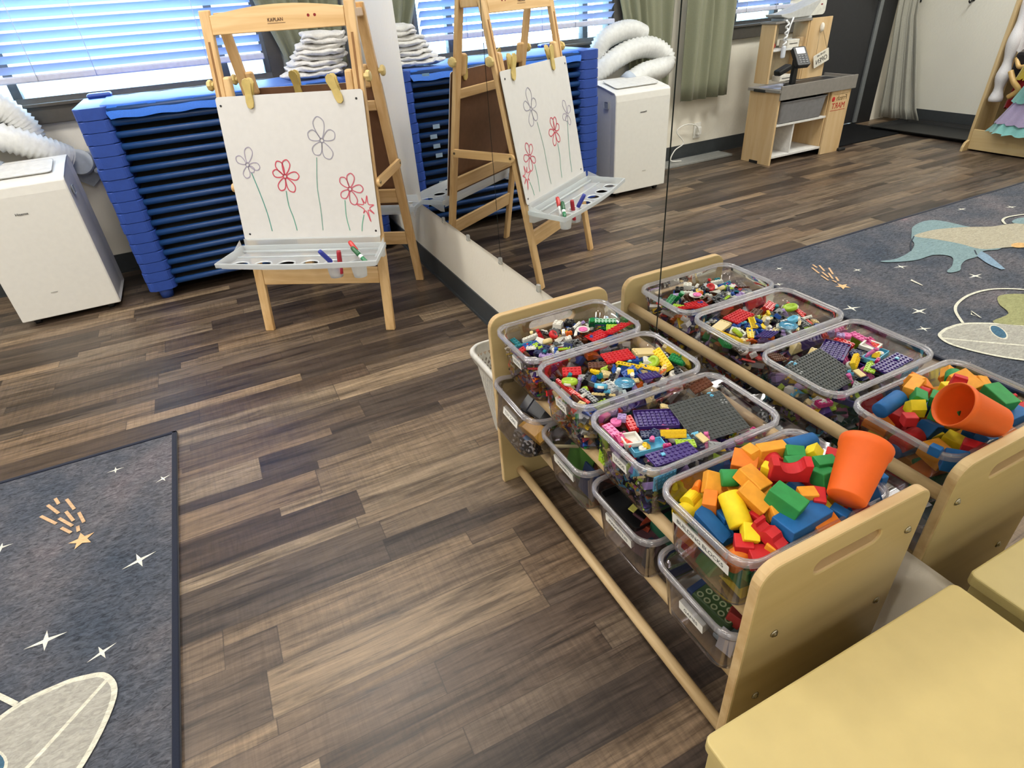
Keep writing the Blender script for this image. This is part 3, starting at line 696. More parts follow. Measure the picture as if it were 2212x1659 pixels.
# trays: frosted plastic, six cup holes
FROST = clear('frosted_plastic', '#f0f5f7', .35, .25, .58, '#f4f8fa')
def tray(mp_sign, nm):
    Y = (lambda y: y) if mp_sign > 0 else (lambda y: .528 - y)
    zr, zf = .388, .360
    def ring(z, ins, bow=.022):
        pts = []
        fr = [(-.324 + .669*i/16, -.178 + ins - bow*math.sin(PI*i/16)) for i in range(17)]
        pts = [(max(-.324+ins, min(.345-ins, x)), y) for x, y in fr] + [(.318-ins, .022-ins*.5), (-.310+ins, .022-ins*.5)]
        return [(x, Y(y), z) for x, y in pts]
    b = B()
    b.loops([ring(zr-.018, -.003), ring(zr-.002, -.004), ring(zr, -.003), ring(zr, .003), ring(zf, .014)], smooth=False)
    holes = [[(-.252 + .1*k + .033*math.cos(a), Y(-.128 + .028*math.sin(a))) for a in [j*2*PI/20 for j in range(20)]] for k in range(6)]
    b.sheet([(x, y) for x, y, z in ring(zf, .014)], holes, zf)
    for k in range(6):
        cx = -.252 + .1*k
        b.loops([[(cx + (.033+dr)*math.cos(a), Y(-.128 + (.028+dr)*math.sin(a)), z) for a in [j*2*PI/20 for j in range(20)]] for dr, z in ((0, zf), (.002, zf+.005), (.006, zf+.004), (.007, zf))])
        if k >= 4 and mp_sign > 0:
            b.loops([[(cx + r*math.cos(a), Y(-.128) + r*math.sin(a)*.9, z) for a in [j*2*PI/20 for j in range(20)]] for r, z in ((.031, zf+.003), (.029, .325), (.026, .305))], cap1=True)
    # back flange on the board and the end brackets
    for sx in (-1, 1):
        b.faces([(sx*.31, Y(-.10), zf+.012), (sx*.316, Y(.024), .412), (sx*.312, Y(.024), .333), (sx*.312, Y(.0), .333), (sx*.311, Y(-.045), .352)], [(0, 1, 2, 3, 4)])
    b.faces([(-.3, Y(.030), .415), (.3, Y(.030), .415), (.3, Y(.019), .352), (-.3, Y(.019), .352)], [(0, 1, 2, 3)])
    b.tube([(-.3, Y(.0), zf+.010), (.3, Y(.0), zf+.010)], .004, 6); b.tube([(-.3, Y(-.05), zf+.003), (.3, Y(-.05), zf+.003)], .004, 6)
    obj('paint_tray', b, FROST, ez, label='frosted plastic tray with round cup holes', shade='raw')
tray(1, 'front'); tray(-1, 'rear')
# markers standing in the tray (free things)
EM = Matrix.Translation((-.6164, -.4618, 0)) @ Matrix.Rotation(-math.atan2(.536, .844), 4, 'Z')
def marker(p0, p1, cap, barrel, label):
    p0, p1 = EM @ Vector(p0), EM @ Vector(p1); d = p1-p0
    t = thing('dry_erase_marker', label, 'marker', p0, d.to_track_quat('Z', 'X').to_euler()); L_ = d.length
    b = B(); b.lathe([(0, 0), (.0075, .0005), (.0085, .004), (.0085, L_*.5), (0, L_*.5)], 14); obj('barrel', b, plain(barrel, .35), t)
    b = B(); b.lathe([(0, L_*.49), (.0094, L_*.49), (.0098, L_*.52), (.0092, L_*.9), (.0078, L_*.99), (0, L_)], 14); obj('cap', b, plain(cap, .35), t, label='coloured cap')
    b = B(); b.lathe([(.0087, L_*.30), (.0087, L_*.45)], 14); obj('marker_band', b, plain('#f2f2f2', .4), t)
marker((.165, -.118, .322), (.115, -.160, .425), '#2d3a9c', '#3a46a8', 'marker with a blue cap leaning in the easel tray cup')
marker((.172, -.135, .318), (.178, -.125, .412), '#a11d2c', '#c23046', 'short dark red marker standing upright in the easel tray cup')
marker((.290, -.145, .368), (.225, -.100, .413), '#1f5c35', '#2f7d52', 'marker with a green cap lying across the easel tray cup')
marker((.270, -.118, .366), (.205, -.065, .425), '#c4322f', '#d9d9d9', 'marker with a red cap lying behind the green one on the easel tray')

# ---------------------------------------------------------------- portable air conditioner
ac = thing('portable_air_conditioner', 'white portable air conditioner with a wide exhaust hose beside the blue cots', 'air conditioner', (-1.7165, .56, 0), (0, 0, .01))
WH = plain('#e4e2dc', .35, .5, .01)
prof = [(-.175, .032), (-.176, .60), (-.172, .640), (-.155, .652), (.0, .681), (.12, .697), (.155, .696), (.172, .68), (.178, .60), (.178, .032)]
def acr(x, ins):
    return [(x, y*(1-ins*.25) + (0 if abs(y) < .17 else -math.copysign(ins*.02, y)), (z-.34)*(1-ins*.05)+.34) for y, z in prof]
b = B(); b.loops([acr(-.205, 1), acr(-.211, .3), acr(-.213, .05), acr(-.205, 0), acr(.205, 0), acr(.213, .05), acr(.211, .3), acr(.205, 1)], smooth=False, cap0=True, cap1=True)
body = obj('housing', b, WH, ac)
md = body.modifiers.new('soft', 'BEVEL'); md.width = .014; md.segments = 3; md.limit_method = 'ANGLE'; md.angle_limit = .5
Mtop = frame((0, -.02, .6845), (1, 0, 0), (0, .155+.0, .029))
b = B(); b.prism(rrect(-.165, .165, -.085, .075, .02, 5), -.002, .0012, Mtop, .0008); obj('top_panel', b, plain('#dedcd6', .3), ac)
b = B(); b.sheet(rrect(-.168, .168, -.088, .078, .02, 5), [rrect(-.1655, .1655, -.0855, .0755, .02, 5)], .0022, Mtop); obj('panel_seam', b, plain('#8d8f90', .5), ac)
b = B(); text_mesh('Hisense', .016, Matrix.Translation((-.002, -.1772, .523)) @ Matrix.Rotation(PI/2, 4, 'X'), b); obj('lettering', b, plain('#3a3a3c', .4), ac)
b = B(); b.box(-.045, -.015, -.1775, -.1765, .15, .152); obj('scuff_mark', b, plain('#9c9a94'), ac)
b = B(); b.box(.2125, .2145, -.09, -.045, .555, .595, .004); obj('side_grip', b, plain('#9aa0a8', .5), ac)
for x in (-.16, .16):
    for y in (-.13, .13):
        b = B(); b.cyl((x-.012, y, .014), (x+.012, y, .014), .014, n=14); b.box(x-.016, x+.016, y-.014, y+.014, .014, .034, .003); obj('caster', b, plain('#1c1c1e', .5), ac)
HOSE = plain('#dfe0de', .45, .4)
def hose(label, pts, r, parent=None):
    c = spline(pts, 12); P2 = []; R2 = []
    for i, p in enumerate(c): P2.append(p); R2.append(r*(1.0 + (.07 if i % 2 else -.11)))
    b = B(); b.tube(P2, R2, 20)
    o = obj('exhaust_hose', b, HOSE, parent); 
    if label: tag(o, label)
    return o
def wl(p): return (p[0]+1.7165, p[1]-.56, p[2])
hose(None, [wl(p) for p in ((-1.82, .70, .655), (-1.95, .715, .70), (-2.12, .74, .72), (-2.165, .765, .78), (-2.06, .79, .845), (-1.90, .79, .845), (-1.72, .77, .79), (-1.60, .795, .715), (-1.53, .842, .655))], .064, ac)
b = B(); b.cyl(wl((-1.80, .70, .64)), wl((-1.85, .70, .67)), .072, n=24); obj('hose_collar', b, plain('#bcc6d4', .4), ac)
vp = thing('vent_adapter', 'grey-white hose vent plate fixed on the wall under the window', 'vent', (-1.49, .93, .585))
b = B(); b.prism([(-.085, .08), (-.085, -.03), (0, -.095), (.085, -.03), (.085, .08)], 0, .03, Matrix.Rotation(PI/2, 4, 'X') @ Matrix.Translation((0, 0, -.03)), .004); obj('plate', b, plain('#aab0b6', .5), vp)
b = B(); b.cyl((-.01, -.04, .045), (-.005, .002, .03), .062, n=24); b.cyl((.05, -.045, -.01), (.05, -.0, -.01), .012, n=12); obj('collar', b, plain('#b9c0c8', .45), vp)
hose(None, [wl(p) for p in ((-2.02, .838, .92), (-1.93, .835, .955), (-1.82, .83, .955), (-1.70, .83, .915), (-1.645, .84, .83), (-1.64, .845, .76))], .060, ac)
b = B(); b.box(-2.93, -2.22, .77, .93, .0, .016, .003); tag(obj('filler_panel', b, plain('#8a8b88', .5)), 'flat grey window filler panel lying on the floor by the wall outlet', 'panel')
ol = thing('wall_outlet', 'white wall outlet with a plug and looped cord below the curtain', 'outlet', (-2.705, .963, .2))
b = B(); b.box(-.035, .035, -.004, .006, -.058, .058, .003); obj('cover_plate', b, plain('#e8e6df', .4), ol)
b = B(); b.box(-.018, .018, -.035, -.004, -.03, .03, .005); obj('plug', b, plain('#e8e6e0', .4), ol)
b = B(); b.tube(spline([(0, -.03, -.02), (.06, -.05, .05), (.17, -.05, .07), (.25, -.05, .03), (.18, -.06, -.06), (.28, -.08, -.10), (.33, -.10, -.165), (.24, -.12, -.18)], 8), .0045, 6); obj('cord', b, plain('#e8e6e0', .4), ol)

# ---------------------------------------------------------------- stacked cots
CB = plain('#2a4a9e', .42, .5, .03); CBT = plain('#173d73', .38, .5, .03); CF = cloth('#2a67c8', .5, 200)
ords = ['topmost', 'second from the top', 'third from the top', 'fourth from the top', 'fifth from the top', 'sixth from the top', 'seventh from the top', 'eighth from the top', 'middle one', 'eighth from the bottom', 'seventh from the bottom', 'sixth from the bottom', 'fifth from the bottom', 'fourth from the bottom', 'third from the bottom', 'second from the bottom', 'lowest']
PITCH = .0508; ZC = .048
cot0 = None
LX, DY = 1.30, .55
def cot_parts(t):
    for sx in (-1, 1):
        b = B(); xa, xb = (-LX/2, -LX/2+.135) if sx < 0 else (LX/2-.135, LX/2)
        poly = rrect(xa, xb, -DY/2, DY/2, .03, 5)
        b.prism(poly, .001, PITCH-.0012, bev=.004)
        e = obj('end_frame', b, CB, t)
    for y in (-DY/2+.024, DY/2-.024):
        b = B(); b.cyl((-LX/2+.13, y, .030), (LX/2-.13, y, .030), .0145, n=14); obj('side_rail', b, CBT, t)
    b = B()
    b.grid(lambda u, v: (-LX/2+.13 + (LX-.26)*u, -DY/2+.03 + (DY-.06)*v, .031 - .010*math.sin(PI*u)*math.sin(PI*v)), 12, 8); obj('sleeping_fabric', b, cloth('#0b1526', .6, 200), t, shade='raw')  # blue fabric coloured near-black: shade in the gaps between cots painted in
for i in range(17):
    z = ZC + (16-i)*PITCH; jit = (rnd.random()-.5)*.006
    lab = 'blue stacking cot, ' + ords[i] + ' of the stack by the window'
    if cot0 is None:
        cot0 = thing('stacking_cot', lab, 'cot', (-.715, .645, z), (0, 0, .004), 'stacked blue cots'); cot_parts(cot0)
        continue
    dup(cot0, (-.715 + jit, .645 + (rnd.random()-.5)*.004, z), (0, 0, .004 + jit*.4), lab, 'stacked blue cots')
lowest = [o for o in C.objects if o.get('label', '').startswith('blue stacking cot, lowest')][0]
for x in (-LX/2+.07, LX/2-.07):
    for y in (-DY/2+.05, DY/2-.05):
        b = B(); b.cyl((x, y, -.048), (x, y, .004), .030, .036, 16); obj('foot', b, CB, lowest)
# top cot: fabric wrapped over the rails, sleeves at the corners
b = B()
def fab(u, v):
    y = -DY/2 - .004 + (DY+.008)*v; e = min(v, 1-v)
    drop = .055*math.exp(-e*45) * (1 if True else 0)
    x0 = -LX/2 + .105 + .03*math.exp(-e*30)
    x = x0 + (2*abs(x0))*u
    return (x, y, .052 - .010*math.sin(PI*u)*math.sin(PI*v) - drop + .003*math.sin(u*40+v*9)*math.exp(-e*8))
b.grid(fab, 40, 28); o = obj('sleeping_fabric', b, CF, cot0, label='bright blue fabric sheet', shade='raw')
for sx in (-1, 1):
    b = B(); b.box(sx*(LX/2-.13), sx*(LX/2-.02), DY/2-.075, DY/2-.01, PITCH-.002, PITCH+.020, .010); obj('corner_sleeve', b, CB, cot0)
# paper tags on the rails at the mirror end
for i, o in enumerate([o for o in C.objects if o.name.startswith('stacking_cot')]):
    if i in (0, 5, 6, 7, 8, 11, 13):
        b = B(); x = LX/2 - .21 - .01*(i % 3); b.box(x-.02, x+.02, -DY/2+.0055, -DY/2+.0075, .008, .03); obj('paper_tag', b, plain('#8ea3b8' if i else '#6f93b4', .6), o, label='paper name tag')

# ---------------------------------------------------------------- towels
TW = cloth('#dcdad6', .95, 120)
tl = ['at the bottom of the pile on the cots', 'second from the bottom of the pile on the cots', 'third from the bottom of the towel pile', 'fourth from the bottom of the towel pile', 'middle of the towel pile by the curtain', 'third from the top of the towel pile', 'second from the top of the towel pile', 'on top of the towel pile by the curtain']
zt = ZC + 17*PITCH + .012
for i in range(8):
    hh = .019 + .004*rnd.random(); lx_, ly_ = .155 - .006*i - .01*rnd.random(), .12 - .004*i
    b = B(); sd = rnd.random()*10
    def fn(u, v, hh=hh, lx_=lx_, ly_=ly_, sd=sd):
        a = u*2*PI; q = (v-.5)*PI
        r = math.cos(q)**.28 if abs(v-.5) < .499 else .0
        wob = 1 + .05*math.sin(3*a+sd) + .035*math.sin(7*a + sd*2)
        cx = abs(math.cos(a))**.55*math.copysign(1, math.cos(a)); sy = abs(math.sin(a))**.55*math.copysign(1, math.sin(a))
        x, y = lx_*r*cx*wob, ly_*r*sy*wob
        nv = mnoise.noise_vector(Vector((x*11, y*11, 3.3))); nv = (nv + mnoise.noise_vector(Vector((x*16, y*16, sd)))*.45); n2 = mnoise.noise_vector(Vector((x*38+9, y*38, sd + v*3)))
        return (x + .022*nv.x + .007*n2.x, y + .022*nv.y + .007*n2.y, hh*.62*math.sin(q) + .018*nv.z + .006*n2.z)
    b.grid(fn, 90, 22)
    o = tag(obj('folded_towel', b, TW, weld=True), 'crumpled white towel ' + tl[i], 'towel', 'folded white towels')
    o.location = (-.275 + .012*i + .02*(rnd.random()-.5), .60 + .02*(rnd.random()-.5), zt + hh*.5 + i*.0235); o.rotation_euler = (0, .04*(rnd.random()-.3), .25*(rnd.random()-.5))

# ---------------------------------------------------------------- tub rack: two end panels and five dowels
BIR = wood('#bda878', '#b09b6c', 'x', .5, .4); DOW = wood('#d2b78c', '#b99b6e', 'y', 1.2, .5); PLY = wood('#d9bd8e', '#b8935f', 'x', .35, .5)
SY0, SY1 = -2.66, -1.757      # outer faces
sx0, sx1 = -.372, -.022; sc = ((sx0+sx1)/2, (SY0+SY1)/2)
rack = thing('tub_rack', 'birch plywood tub rack with dowel rails standing under the mirror', 'tub rack', (sc[0], sc[1], 0))
def lp(x, y, z): return (x-sc[0], y-sc[1], z)
hw = (sx1-sx0)/2
for y0, y1 in ((SY0, SY0+.018), (SY1-.018, SY1)):
    out = [(-hw, .0), (hw, .0)] + [(hw-.035+.035*math.cos(math.radians(a)), .541-.035+.035*math.sin(math.radians(a))) for a in range(0, 91, 15)] + [(-hw+.035+.035*math.cos(math.radians(a)), .541-.035+.035*math.sin(math.radians(a))) for a in range(90, 181, 15)]
    # end panel with a routed hand hole
    hx0, hx1, hz = -.065, .072, .487
    hole = rrect(hx0, hx1, hz-.0135, hz+.0135, .0134, 6)
    b = B(); yy0, yy1 = y0-sc[1], y1-sc[1]
    t = bmesh.new(); es = []
    for lpn in (out, hole):
        v = [t.verts.new((x, z, 0)) for x, z in lpn]; es += [t.edges.new((v[i], v[(i+1) % len(v)])) for i in range(len(v))]
    bmesh.ops.triangle_fill(t, use_beauty=True, edges=es)
    r = bmesh.ops.extrude_face_region(t, geom=list(t.faces))
    for v in [g for g in r['geom'] if isinstance(g, bmesh.types.BMVert)]: v.co.z += yy1-yy0
    bmesh.ops.recalc_face_normals(t, faces=list(t.faces))
    ee = [e for e in t.edges if len(e.link_faces) == 2 and e.calc_face_angle() > 1.2]
    bmesh.ops.bevel(t, geom=ee, offset=.0035, segments=2, affect='EDGES', profile=.5)
    for f in t.faces: f.material_index = 0
    b.merge(t, None, lambda p: (p[0], yy0 + p[2], p[1]))
    b.bm.normal_update()
    for f in b.bm.faces: f.material_index = 1 if abs(f.normal.y) < .9 else 0
    pan = obj('end_panel', b, [BIR, PLY], rack, label='plywood end panel with a hand slot')
    fy = yy0 if y0 == SY0 else yy1; sg = -1 if y0 == SY0 else 1
    for x, z in ((-.052, .458), (-.314, .374), (-.317, .208), (-.058, .288), (-.318, .028)):
        b = B(); b.lathe([(0, .0042), (.003, .0042), (.0035, .0025), (.0062, .0022), (.0075, .0), (0, 0)], 14, Matrix.Translation((x-sc[0], fy, z)) @ Matrix.Rotation(-sg*PI/2, 4, 'X'))
        obj('panel_bolt', b, plain('#a9a391', .3, metal=1), pan)
for x, z in ((-.047, .458), (-.317, .3725), (-.317, .206), (-.058, .288), (-.318, .030)):
    b = B(); b.cyl(lp(x, SY0+.012, z), lp(x, SY1-.012, z), .0125, n=18); obj('dowel', b, DOW, rack)

# ---------------------------------------------------------------- clear tubs
TUB = clear('tub_plastic', '#d6d3d8', .22, .05, .0); RIM = clear('tub_rim_plastic', '#f6f5f8', .25, .16, .16, '#f0f0f4')
TL_, TW_, TH_ = .3165, .202, .136
def tub_mesh():
    hx, hy = TL_/2, TW_/2
    b = B()
    def ring(ins, z, r): return [(x, y, z) for x, y in rrect(-hx+ins, hx-ins, -hy+ins, hy-ins, r, 6)]
    b.loops([ring(.032, .0, .018), ring(.026, .0012, .024), ring(.022, .006, .028), ring(.012, TH_-.034, .033), ring(.0085, TH_-.030, .034), ring(.0078, TH_-.010, .034)], cap0=True)
    body = b
    r_ = B()
    prof = [(.0078, TH_-.010), (.0072, TH_-.003), (.0050, TH_), (.0018, TH_-.0006), (.0, TH_-.004), (.0, TH_-.013), (.0016, TH_-.0135), (.0022, TH_-.007), (.0060, TH_-.0065), (.0078, TH_-.010)]
    r_.loops([ring(i, z, .036-i*.2) for i, z in prof])
    for sx in (-1, 1):
        for y in (-.066, .066): r_.box(sx*(hx-.0035), sx*(hx+.0006), y-.0006, y+.0006, TH_-.012, TH_+.0006)
    return body, r_
_b, _r = tub_mesh()
def tub_proto():
    t = thing('storage_tub', '', 'storage tub', (0, 0, 0)); 
    obj('tub_body', _b, TUB, t, shade='raw'); obj('rim', _r, RIM, t)
    return t
tub0 = tub_proto(); first = [True]
def tub(x, y, z, label, text, tw, rot=(0, 0, 0), lab_y=0, lab_z=.080, sz=.0112):
    global tub0
    if first[0]: t = tub0; first[0] = False
    else:
        t = tub0.copy(); C.objects.link(t)
        for ch in list(tub0.children):
            if ch.name.startswith('name_sticker'): continue
            c = ch.copy(); C.objects.link(c); c.parent = t
    t.location = (x, y, z); t.rotation_euler = rot; t['label'] = label; t['category'] = 'storage tub'; t['group'] = 'clear tubs in the rack'
    fx = -TL_/2 + .0125 + (.012 if False else 0)
    tilt = math.atan2(.010, TH_-.04)
    M = Matrix.Translation((-TL_/2 + .0132 + (TH_-.034-lab_z)*.0975, lab_y, lab_z)) @ Matrix.Rotation(-PI/2, 4, 'Z') @ Matrix.Rotation(PI/2 + tilt, 4, 'X')
    b = B(); b.prism(rrect(-tw/2, tw/2, -.0105, .0105, .001, 1), 0, .0004, M @ Matrix.Translation((0, 0, .0008))); 
    st = obj('name_sticker', b, plain('#eceae4', .6), t, label='white name sticker')
    b = B(); text_mesh(text, sz, M @ Matrix.Translation((0, 0, .0014)), b, .0001); obj('lettering', b, plain('#3c3c40', .6), st)
    return t
TZ = .522 - TH_; TX = -.369 + TL_/2
TUBY = [-1.884, -2.095, -2.310, -2.5315]
tub(TX, TUBY[0], TZ, 'clear tub of mixed small bricks at the window end of the top row', 'LEGOS', .045)
tub(TX, TUBY[1], TZ, 'clear tub of mixed bricks with a yellow ladder piece, second in the top row', 'LEGOS', .045)
tub(TX, TUBY[2], TZ, 'clear tub holding a big grey baseplate and pink and purple bricks', 'LEGOS', .045)
tub(TX-.004, TUBY[3], TZ, 'clear tub heaped with large coloured wooden building blocks', 'BUILDING BLOCKS', .128, lab_z=.086, sz=.0125)
LZ = .357 - TH_
L1P = ((-.2702, -1.8907, .2262), (.1005, .2096, .0755))
tub(*L1P[0], 'clear tub of toy vehicles tipped forward out of the lower row', 'TOY CARS', .070, rot=L1P[1], lab_z=.078)
tub(TX-.003, TUBY[1]-.01, LZ, 'clear lower tub of dark and green pieces, second from the window end', 'MAGNETS', .085)
tub(TX-.003, TUBY[2]-.01, LZ, 'clear lower tub holding a black tray and a green piece', 'MAGNETILES', .088)
tub(TX-.003, TUBY[3]-.004, LZ, 'clear lower tub with a green patterned box and a red cube', 'GAMES', .060, lab_z=.068)

# ---------------------------------------------------------------- yellow cabinet, basket
CAB = plain('#c9b57a', .42, .45, .02, 18)
cb = thing('low_cabinet', 'low pale yellow wooden cabinet with a flat top at the end of the tub rack', 'cabinet', (-.26, -3.1, 0))
b = B(); b.prism(rrect(-.252, .252, -.37, .37, .012, 4), .361, .383, bev=.003); obj('cabinet_top', b, CAB, cb)
b = B(); b.box(-.246, -.228, -.36, .362, 0, .361, .002); obj('side_panel', b, CAB, cb)
b = B(); b.box(.228, .246, -.36, .362, 0, .361, .002); obj('side_panel', b, CAB, cb)
b = B(); b.box(-.228, .228, .344, .361, .02, .361, .002); obj('back_panel', b, CAB, cb)
b = B(); b.box(-.228, .228, -.36, .344, .04, .058, .002); obj('shelf_board', b, CAB, cb)
bk = thing('plastic_basket', 'white perforated plastic basket on the floor behind the tub rack', 'basket', (-.200, -1.605, 0))
BK = plain('#cfccc4', .5)
def bring(z, hx, hy, r, n=8):
    return [(x, y, z) for x, y in rrect(-hx, hx, -hy, hy, r, n)]
def bsec(z): f = z/.30; return .085 + .042*f, .105 + .030*f, .03+.02*f
t = bmesh.new(); NR, NZ = 60, 20; zs = [.004 + (.272-.004)*i/NZ for i in range(NZ+1)]
rings = []
for k, z in enumerate(zs):
    p = resample(bring(z, *bsec(z)), NR*2)
    rings.append([t.verts.new(p[(2*i + (k % 2)) % (NR*2)]) for i in range(NR)])
for k in range(0, NZ-1):
    for i in range(NR):      # diamonds spanning two rows, each with a diamond hole
        lo, up = rings[k], rings[k+2]; mid = rings[k+1]
        a_, c_ = (mid[i-1] if k % 2 == 0 else mid[i]), (mid[i] if k % 2 == 0 else mid[(i+1) % NR])
        q = [lo[i], c_, up[i], a_]; cen = sum((v.co for v in q), Vector())/4
        if 3 < k < NZ-2:
            n_ = [t.verts.new(cen + (v.co-cen)*.62) for v in q]
            for m in range(4): t.faces.new([q[m], q[(m+1) % 4], n_[(m+1) % 4], n_[m]])
        else: t.faces.new(q)
t.faces.new(list(reversed(rings[0])))
b = B(); b.merge(t); lat = obj('basket_wall', b, BK, bk, label='lattice side with diamond holes', shade='raw')
sm = lat.modifiers.new('thick', 'SOLIDIFY'); sm.thickness = .003
b = B(); b.loops([bring(z, bsec(.28)[0]+dx, bsec(.28)[1]+dx, .05, 8) for dx, z in ((0, .270), (.002, .298), (.0, .303), (.008, .303), (.012, .297), (.012, .285), (.009, .285), (.006, .27))], smooth=True)
obj('basket_rim', b, BK, bk)
tag(obj('dark_toy_stick', (lambda b: (b.box(-.245, -.225, -1.735, -1.70, .03, .255, .004), b.box(-.262, -.208, -1.742, -1.694, .01, .03, .004), b)[2])(B()), plain('#1c1c1e', .5)), 'black stick-shaped toy standing inside the white basket', 'toy')

# ---------------------------------------------------------------- toy shop stand (seen in the mirror)
SH = wood('#d2b68c', '#c3a172', 'z', .5, .5); GR = plain('#84807b', .55, .3, .03); WT = plain('#d9d8d6', .5)
mk = thing('toy_shop_stand', 'wooden toy shop counter with a grey top and rear shelf hutch', 'play shop', (-3.26, .49, 0))
mx0, mx1, my0, my1 = -.395, .395, -.14, .14
def part(nm, mat, *boxes, bev=.002, lab=None):
    b = B()
    for q in boxes: b.box(*q, bev)
    return obj(nm, b, mat, mk, label=lab)
part('side_panel', SH, (.360, .378, my0, my1, 0, .50)); sp_ = part('side_panel', SH, (-.372, -.354, my0, my1, .0, .50))
part('front_panel', SH, (-.358, -.165, my0-.003, my0+.015, 0, .455), lab='front panel with a shop sign')
part('counter_top', GR, (-.395, .395, my0-.012, my1+.01, .50, .52), (-.397, .380, my0-.015, my0-.002, .452, .545), (-.397, -.385, my0, my1, .47, .54), lab='grey counter with apron')
part('belt', plain('#27282c', .5), (-.34, .12, -.09, .08, .5205, .524), lab='black counter belt'); part('scanner_plate', plain('#9aa6c6', .25), (.14, .36, -.10, .08, .5205, .523))
part('shelf', WT, (-.354, .36, my0+.012, my1, .268, .284)); part('shelf', WT, (-.354, .36, my0+.012, my1, .045, .062)); part('divider', WT, (.150, .164, my0+.02, my1, .062, .268))
part('inner_panel', SH, (-.165, -.150, my0+.015, my1, .062, .45)); part('back_panel', SH, (-.354, .36, my1-.012, my1, .0, .5))
b = B(); b.box(.375, .40, -.02, .09, .495, .515, .006); obj('grab_handle', b, plain('#1e2022', .5), mk)
b = B(); b.box(.379, .384, -.03, .05, .0, .02); b.box(-.42, -.352, my0-.03, my0+.01, 0, .022, .006); obj('foot_bracket', b, plain('#1c1c1e', .5), mk)
# hutch
part('hutch_side', SH, (.228, .245, .115, .245, .525, .92)); part('hutch_side', SH, (-.10, -.085, .115, .245, .525, .92)); part('hutch_panel', SH, (-.325, -.10, .108, .122, .525, .925), lab='tall wooden panel with a peg')
part('hutch_top', GR, (-.11, .255, .105, .25, .912, .926)); part('hutch_shelf', WT, (-.085, .228, .115, .245, .735, .748)); part('hutch_back', plain('#b9ab90', .6), (.07, .228, .238, .246, .53, .91), (-.085, .07, .238, .246, .53, .76))
b = B(); b.lathe([(0, 0), (.014, .002), (.016, .012), (.013, .03), (.0, .034)], 14, Matrix.Translation((-.215, .108, .86)) @ Matrix.Rotation(PI/2, 4, 'X') @ Matrix.Diagonal((1, 2.0, .7, 1))); obj('peg', b, plain('#e3ddd0', .5), mk)
# shop sign on the front panel (reads properly in the room, reversed in the mirror)
b = B(); yf = my0-.0036; Ms = Matrix.Translation((-.258, yf, .372)) @ Matrix.Rotation(PI/2, 4, 'X')
text_mesh('MART', .058, Ms @ Matrix.Translation((0, -.028, 0)), b, sx=.92); b.box(-.338, -.178, yf-.0005, yf, .313, .316); sg_ = obj('sign_lettering', b, plain('#b3261f', .5), mk, label='red shop lettering')
b = B(); text_mesh('Fresh', .050, Ms @ Matrix.Translation((-.022, .025, 0)), b); b.box(-.338, -.190, yf-.0005, yf, .424, .426); obj('sign_script', b, plain('#6b5532', .5), mk)
b = B(); b.lathe([(0, .018), (.012, .014), (.017, 0), (.012, -.014), (0, -.018)], 14, Matrix.Translation((-.192, yf, .395)) @ Matrix.Diagonal((1, .06, 1, 1))); obj('apple_print', b, plain('#c22a2a', .5), mk)
# open sign hanging from the peg
os_ = thing('open_sign', 'small white open sign on a cord hanging from the hutch peg', 'sign', (-.255-3.26, .58, .655), (0, math.radians(18), 0))
b = B(); b.prism(rrect(-.078, .078, -.045, .045, .008, 3), 0, .004, Matrix.Rotation(PI/2, 4, 'X'), .001); obj('sign_board', b, plain('#dcd8cb', .5), os_)
b = B(); text_mesh('OPEN', .046, Matrix.Translation((0, -.0046, -.012)) @ Matrix.Rotation(PI/2, 4, 'X'), b); text_mesh('YES WE ARE', .016, Matrix.Translation((0, -.0046, .028)) @ Matrix.Rotation(PI/2, 4, 'X'), b); obj('lettering', b, plain('#2a2a2c', .5), os_)
b = B(); b.tube([(-.06, -.002, .044), (-.03, .004, .19), (.0, .0, .20), (.05, -.002, .044)], .0015, 5); obj('cord', b, plain('#a89a80', .6), os_)
# card reader on a post
cr = thing('card_reader', 'black toy card reader on a post standing on the shop counter', 'card reader', (-3.055, .41, .5245))
b = B(); b.box(-.05, .05, -.035, .035, .003, .014, .004); b.box(-.02, .02, -.014, .014, .014, .17, .003); obj('post', b, plain('#17181a', .45), cr)
Mc = Matrix.Translation((-.03, -.005, .185)) @ Matrix.Rotation(math.radians(14), 4, 'Z') @ Matrix.Rotation(math.radians(48), 4, 'X')
b = B(); b.prism(rrect(-.05, .05, -.08, .07, .012, 4), -.018, .018, Mc, .005); hd = obj('terminal', b, plain('#1b1c1f', .45), cr)
b = B(); b.prism(rrect(-.033, .033, .01, .058, .003, 2), .0185, .020, Mc); obj('terminal_screen', b, plain('#d4d8dc', .3), hd)
b = B()
for i in range(3):
    for j in range(4): b.box(-.033+.024*i, -.017+.024*i, -.062+.017*j, -.052+.017*j, .0185, .021, .001, Mc)
obj('keypad', b, plain('#6f7174', .5), hd, label='grey keys')
b = B(); b.box(.015, .135, -.03, .03, .125, .165, .012, Matrix.Translation((0, 0, 0)) @ Matrix.Rotation(math.radians(18), 4, 'Y')); obj('scanner_head', b, plain('#141517', .45), cr)
